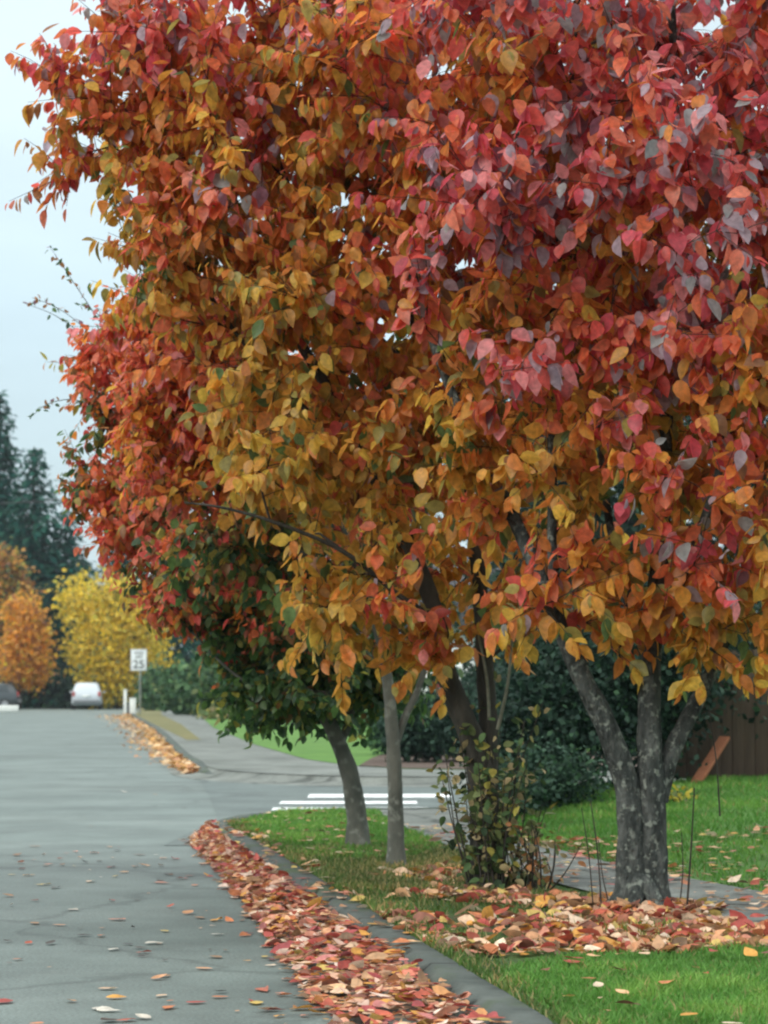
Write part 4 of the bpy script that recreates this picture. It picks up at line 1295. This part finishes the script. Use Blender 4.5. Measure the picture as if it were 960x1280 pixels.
# ================================================================== VEHICLES
def make_car(name, loc, rz, paint, label, L=4.5, W=1.8, H=1.62, suv=True):
    root = empty(name, (0, 0, 0), label, 'car')
    # side profile as loft stations: (y, zbottom, zbelt, ztop, halfwidth belt, halfwidth roof)
    st = [(-L / 2, .42, .78, .80, W * .40, W * .38), (-L / 2 + .06, .32, .92, .96, W * .46, W * .44), (-L / 2 + .22, .27, 1.0, 1.25, W * .49, W * .40),
          (-L / 2 + .42, .25, 1.02, H - .06, W * .5, W * .37), (-L / 2 + 1.0, .24, 1.02, H, W * .5, W * .38), (-.1, .24, 1.0, H, W * .5, W * .385),
          (.45, .24, .98, H - .08, W * .5, W * .38), (1.05, .24, .96, 1.10, W * .5, W * .42), (1.25, .24, .94, .99, W * .5, W * .45),
          (L / 2 - .35, .26, .86, .90, W * .48, W * .44), (L / 2 - .08, .32, .74, .78, W * .44, W * .40), (L / 2, .42, .62, .64, W * .38, W * .34)]
    V, q = [], []
    for (yy, zb, zm, zt, wb, wr) in st:
        ring = [(-wb * .86, zb), (-wb, zb + .12), (-wb * 1.0, (zb + zm) / 2), (-wb * .97, zm), (-wr * 1.02, zt - (zt - zm) * .18), (-wr * .84, zt),
                (0, zt + .015), (wr * .84, zt), (wr * 1.02, zt - (zt - zm) * .18), (wb * .97, zm), (wb, (zb + zm) / 2), (wb, zb + .12), (wb * .86, zb)]
        V += [(x_, yy, z_) for x_, z_ in ring]
    k = 13
    for i in range(len(st) - 1):
        for j in range(k):
            j2 = (j + 1) % k
            q.append((i * k + j, i * k + j2, (i + 1) * k + j2, (i + 1) * k + j))
    bm = bmesh.new()
    vs = [bm.verts.new(v) for v in V]
    for f in q: bm.faces.new([vs[x] for x in f])
    bm.faces.new(vs[:k]); bm.faces.new(vs[-k:][::-1])
    bmesh.ops.recalc_face_normals(bm, faces=bm.faces[:])
    me = bpy.data.meshes.new('body'); bm.to_mesh(me); bm.free()
    for p in me.polygons: p.use_smooth = True
    body = link('body', me, M[paint], root)

    def quad(nm, pts, mat, par):
        pts = np.array(pts, float)
        nn = unit(np.cross(pts[1] - pts[0], pts[2] - pts[0]))
        V2 = np.vstack([pts, pts + nn * .02])
        nq = len(pts)
        Fq = [tuple(range(nq))[::-1], tuple(range(nq, 2 * nq))] + [(a_, (a_ + 1) % nq, nq + (a_ + 1) % nq, nq + a_) for a_ in range(nq)]
        me2 = bpy.data.meshes.new(nm); me2.from_pydata([tuple(v) for v in V2], [], Fq); me2.update()
        return link(nm, me2, M[mat], par)

    y0 = -L / 2
    quad('rear_window', [(-W * .36, y0 + .245, 1.07), (W * .36, y0 + .245, 1.07), (W * .30, y0 + .40, H - .2), (-W * .30, y0 + .40, H - .2)], 'glass', body)
    quad('windscreen', [(W * .37, 1.06, 1.12), (-W * .37, 1.06, 1.12), (-W * .31, .52, H - .14), (W * .31, .52, H - .14)], 'glass', body)
    for s in (-1, 1):
        pts = [(s * W * .482, y0 + .62, 1.05), (s * W * .482, .80, 1.03), (s * W * .402, .40, H - .17), (s * W * .402, y0 + .74, H - .15)]
        quad('side_window', pts if s > 0 else pts[::-1], 'glass', body)
        mb = Mb(); mb.box((s * W * .42, y0 + .06, .93), (.16, .1, .3), bevel=.02); mb.build('tail_light', M['tail'], root)
        mb = Mb(); mb.box((s * W * .38, L / 2 - .09, .68), (.3, .12, .13), bevel=.03); mb.build('head_light', M['head'], root)
        mb = Mb(); mb.box((s * (W * .5 + .09), .72, 1.06), (.17, .1, .12), bevel=.03); mb.build('mirror', M[paint], root)
    mb = Mb(); mb.box((0, y0 - .02, .5), (W * .9, .16, .2), bevel=.05); mb.build('rear_bumper', M['bumper'], root)
    mb = Mb(); mb.box((0, L / 2 - .03, .48), (W * .86, .16, .18), bevel=.05); mb.build('front_bumper', M['bumper'], root)
    mb = Mb(); mb.box((0, y0 - .005, .82), (.5, .03, .13)); mb.build('number_plate', M['plate'], root)
    for sx in (-1, 1):
        for yy in (y0 + .85, L / 2 - .85):
            bm = bmesh.new()
            bmesh.ops.create_cone(bm, cap_ends=True, segments=24, radius1=.34, radius2=.34, depth=.22, matrix=Matrix.Translation((sx * (W * .5 - .1), yy, .34)) @ Matrix.Rotation(math.pi / 2, 4, 'Y'))
            bmesh.ops.bevel(bm, geom=[e for e in bm.edges if len(e.link_faces) == 2 and e.calc_face_angle(0) > 1], offset=.03, segments=2, affect='EDGES')
            me = bpy.data.meshes.new('wheel'); bm.to_mesh(me); bm.free()
            w_ = link('wheel', me, M['rubber'], root)
            bm = bmesh.new()
            bmesh.ops.create_cone(bm, cap_ends=True, segments=20, radius1=.22, radius2=.2, depth=.24, matrix=Matrix.Translation((sx * (W * .5 - .1), yy, .34)) @ Matrix.Rotation(sx * math.pi / 2, 4, 'Y'))
            me = bpy.data.meshes.new('rim'); bm.to_mesh(me); bm.free()
            link('rim', me, M['rim'], w_)
    root.location = loc
    root.rotation_euler = (0, 0, rz)
    return root


c_ = P(109, 880, 146)
make_car('car', (c_[0], 146, 0), .10, 'car_silver', 'silver white car seen from behind at the far end of the road')
c_ = P(-22, 880, 147)
make_car('car', (c_[0], 147, 0), math.pi / 2 + .1, 'car_dark', 'dark grey car parked side on under the narrow orange tree')
# low white block at the left edge
mb = Mb(); c_ = P(2, 888, 131); mb.box((c_[0] - .6, 131, .17), (3.0, .5, .34), rot=.1, bevel=.05)
tag(mb.build('concrete_barrier', M['white_post']), 'low white painted concrete barrier on the road at the left edge', 'barrier')

# ================================================================== SIGN AND POSTS
D = 104.0
c = P(173.5, 825, D)
sroot = empty('speed_sign', (c[0], D, ZV), 'white rectangular speed limit sign reading 25 on a thin post', 'sign')
sw, sh = .70, .93
mb = Mb(); mb.box((c[0], D - .02, c[2]), (sw, .012, sh), bevel=.004)
plate = mb.build('sign_plate', M['sign_white'], sroot)
mb = Mb()
for (w_, h_, x_, z_) in [(sw - .06, .012, 0, sh / 2 - .03), (sw - .06, .012, 0, -sh / 2 + .03), (.012, sh - .048, -sw / 2 + .03, 0), (.012, sh - .048, sw / 2 - .03, 0)]:
    mb.box((c[0] + x_, D - .0285, c[2] + z_), (w_, .003, h_))
mb.build('sign_border', M['sign_black'], plate)


def text(body, size, x, z, y):
    cu = bpy.data.curves.new('lettering', 'FONT')
    cu.body = body; cu.size = size; cu.align_x = 'CENTER'; cu.align_y = 'CENTER'; cu.extrude = .002; cu.offset = size * .014
    tmp = bpy.data.objects.new('tmp', cu)
    COL.objects.link(tmp)
    tmp.rotation_euler = (math.pi / 2, 0, 0)
    bpy.context.view_layer.update()
    me = bpy.data.meshes.new_from_object(tmp.evaluated_get(bpy.context.evaluated_depsgraph_get()))
    bpy.data.objects.remove(tmp)
    for v in me.vertices:
        X, Y = v.co.x, v.co.y
        v.co = (X + x - sroot.location.x, -v.co.z + y - sroot.location.y, Y + z - sroot.location.z)
    me.materials.clear()
    o = link('lettering', me, M['sign_black'], plate)
    return o


text('SPEED', .16, c[0], c[2] + .30, D - .029)
text('LIMIT', .16, c[0], c[2] + .13, D - .029)
text('25', .50, c[0], c[2] - .20, D - .029)
mb = Mb(); mb.box((c[0] + .06, D + .025, (c[2] + .4) / 2 + .05), (.075, .06, c[2] + .4), bevel=.006)
mb.build('post', M['post'], sroot)

c = P(156.5, 873, 112)
proot = empty('marker_post', (c[0], 112, ZV), 'tall thin white post left of the speed limit sign', 'post')
mb = Mb(); mb.box((c[0], 112, ZV + .52), (.14, .12, 1.06), bevel=.015); mb.build('shaft', M['white_post'], proot)
mb = Mb(); mb.box((c[0], 112, ZV + 1.07), (.17, .15, .05), bevel=.012); mb.build('cap', M['white_post'], proot)
c = P(166, 878, 110)
proot = empty('utility_pedestal', (c[0], 110, ZV), 'short thick white pedestal close beside the thin white post', 'post')
mb = Mb(); mb.box((c[0], 110, ZV + .32), (.28, .24, .66), bevel=.03); mb.build('cabinet', M['white_post'], proot)
mb = Mb(); mb.box((c[0], 110, ZV + .67), (.3, .26, .06), bevel=.02); mb.build('lid', M['white_post'], proot)
mb = Mb(); mb.box((c[0] - .2, 109.95, ZV + .18), (.1, .12, .36), bevel=.02); mb.build('meter_box', M['cap'], proot)

# overhead cable crossing in front of the conifers
mb = Mb()
a, b = P(-260, 628, 118), P(420, 572, 126)
t = np.linspace(0, 1, 25)[:, None]
mb.tube(a * (1 - t) + b * t - np.array([0, 0, 1.0]) * (1.0 * 4 * t * (1 - t)), .03, 5)
tag(mb.build('overhead_cable', M['cap']), 'thin dark overhead cable crossing in front of the conifers', 'cable')

# ================================================================== AIR
def haze(density):
    mb = Mb(); mb.box((0, 560, 19), (1380, 1210, 40.2))
    m = bpy.data.materials.new('haze_air'); m.use_nodes = True
    nt = m.node_tree
    nt.nodes.remove(nt.nodes['Principled BSDF'])
    v = nt.nodes.new('ShaderNodeVolumePrincipled')
    v.inputs['Color'].default_value = (.82, .93, 1, 1)
    v.inputs['Density'].default_value = density
    v.inputs['Anisotropy'].default_value = .0
    nt.links.new(v.outputs[0], nt.nodes['Material Output'].inputs['Volume'])
    o = mb.build('haze', m)
    o['kind'] = 'stuff'


HAZE = 0.00022
if HAZE: haze(HAZE)

# ================================================================== LIGHT
sun_dir = unit(np.array([-.62, -.62, .62]))
el = math.asin(sun_dir[2]); az = math.atan2(sun_dir[0], sun_dir[1])
w = bpy.data.worlds.new('World'); SC.world = w; w.use_nodes = True
nt = w.node_tree
bg = nt.nodes['Background']
sky = nt.nodes.new('ShaderNodeTexSky'); sky.sky_type = 'NISHITA'; sky.sun_disc = False
sky.sun_elevation = el; sky.sun_rotation = az; sky.air_density = 1.2; sky.dust_density = 2.0
tc = nt.nodes.new('ShaderNodeTexCoord')
sx = nt.nodes.new('ShaderNodeSeparateXYZ'); nt.links.new(tc.outputs['Generated'], sx.inputs[0])
rm = ramp_node(nt, [(0.0, (4.4, 5.5, 5.9)), (0.15, (4.6, 5.8, 6.4)), (0.3, (5.9, 6.8, 7.1)), (.5, (9.5, 10.6, 10.8)), (1.0, (18, 18.6, 18.2))])
nt.links.new(sx.outputs['Z'], rm.inputs['Fac'])
nz = nt.nodes.new('ShaderNodeTexNoise'); nz.inputs['Scale'].default_value = 3.2; nz.inputs['Detail'].default_value = 5
mp = nt.nodes.new('ShaderNodeMapping'); mp.inputs['Scale'].default_value = (1, 1, 3.5)
nt.links.new(tc.outputs['Generated'], mp.inputs['Vector']); nt.links.new(mp.outputs['Vector'], nz.inputs['Vector'])
mr = nt.nodes.new('ShaderNodeMapRange'); mr.inputs['From Min'].default_value = .35; mr.inputs['From Max'].default_value = .7
mr.inputs['To Min'].default_value = .9; mr.inputs['To Max'].default_value = 1.12
nt.links.new(nz.outputs['Fac'], mr.inputs['Value'])
sc_ = nt.nodes.new('ShaderNodeVectorMath'); sc_.operation = 'SCALE'
nt.links.new(rm.outputs['Color'], sc_.inputs[0]); nt.links.new(mr.outputs['Result'], sc_.inputs['Scale'])
mx = nt.nodes.new('ShaderNodeMix'); mx.data_type = 'RGBA'; mx.inputs[0].default_value = .86
nt.links.new(sky.outputs[0], mx.inputs[6]); nt.links.new(sc_.outputs[0], mx.inputs[7])
nt.links.new(mx.outputs[2], bg.inputs['Color'])
bg.inputs['Strength'].default_value = .1

sl = bpy.data.lights.new('sun', 'SUN'); sl.energy = 1.25; sl.angle = R(25); sl.color = (1, .96, .9)
so = bpy.data.objects.new('sun', sl); COL.objects.link(so)
so.rotation_euler = Vector(sun_dir).to_track_quat('Z', 'Y').to_euler()
so.location = (-20, -10, 30)

SC.view_settings.view_transform = 'Standard'
SC.view_settings.look = 'None'
SC.view_settings.exposure = 0.64
SC.view_settings.gamma = 1
SC.cycles.filter_width = 2.2
SC.cycles.max_bounces = 8
SC.cycles.transparent_max_bounces = 4
print('LEAVES', T1.nleaf, T2.nleaf, T3.nleaf, T4.nleaf)
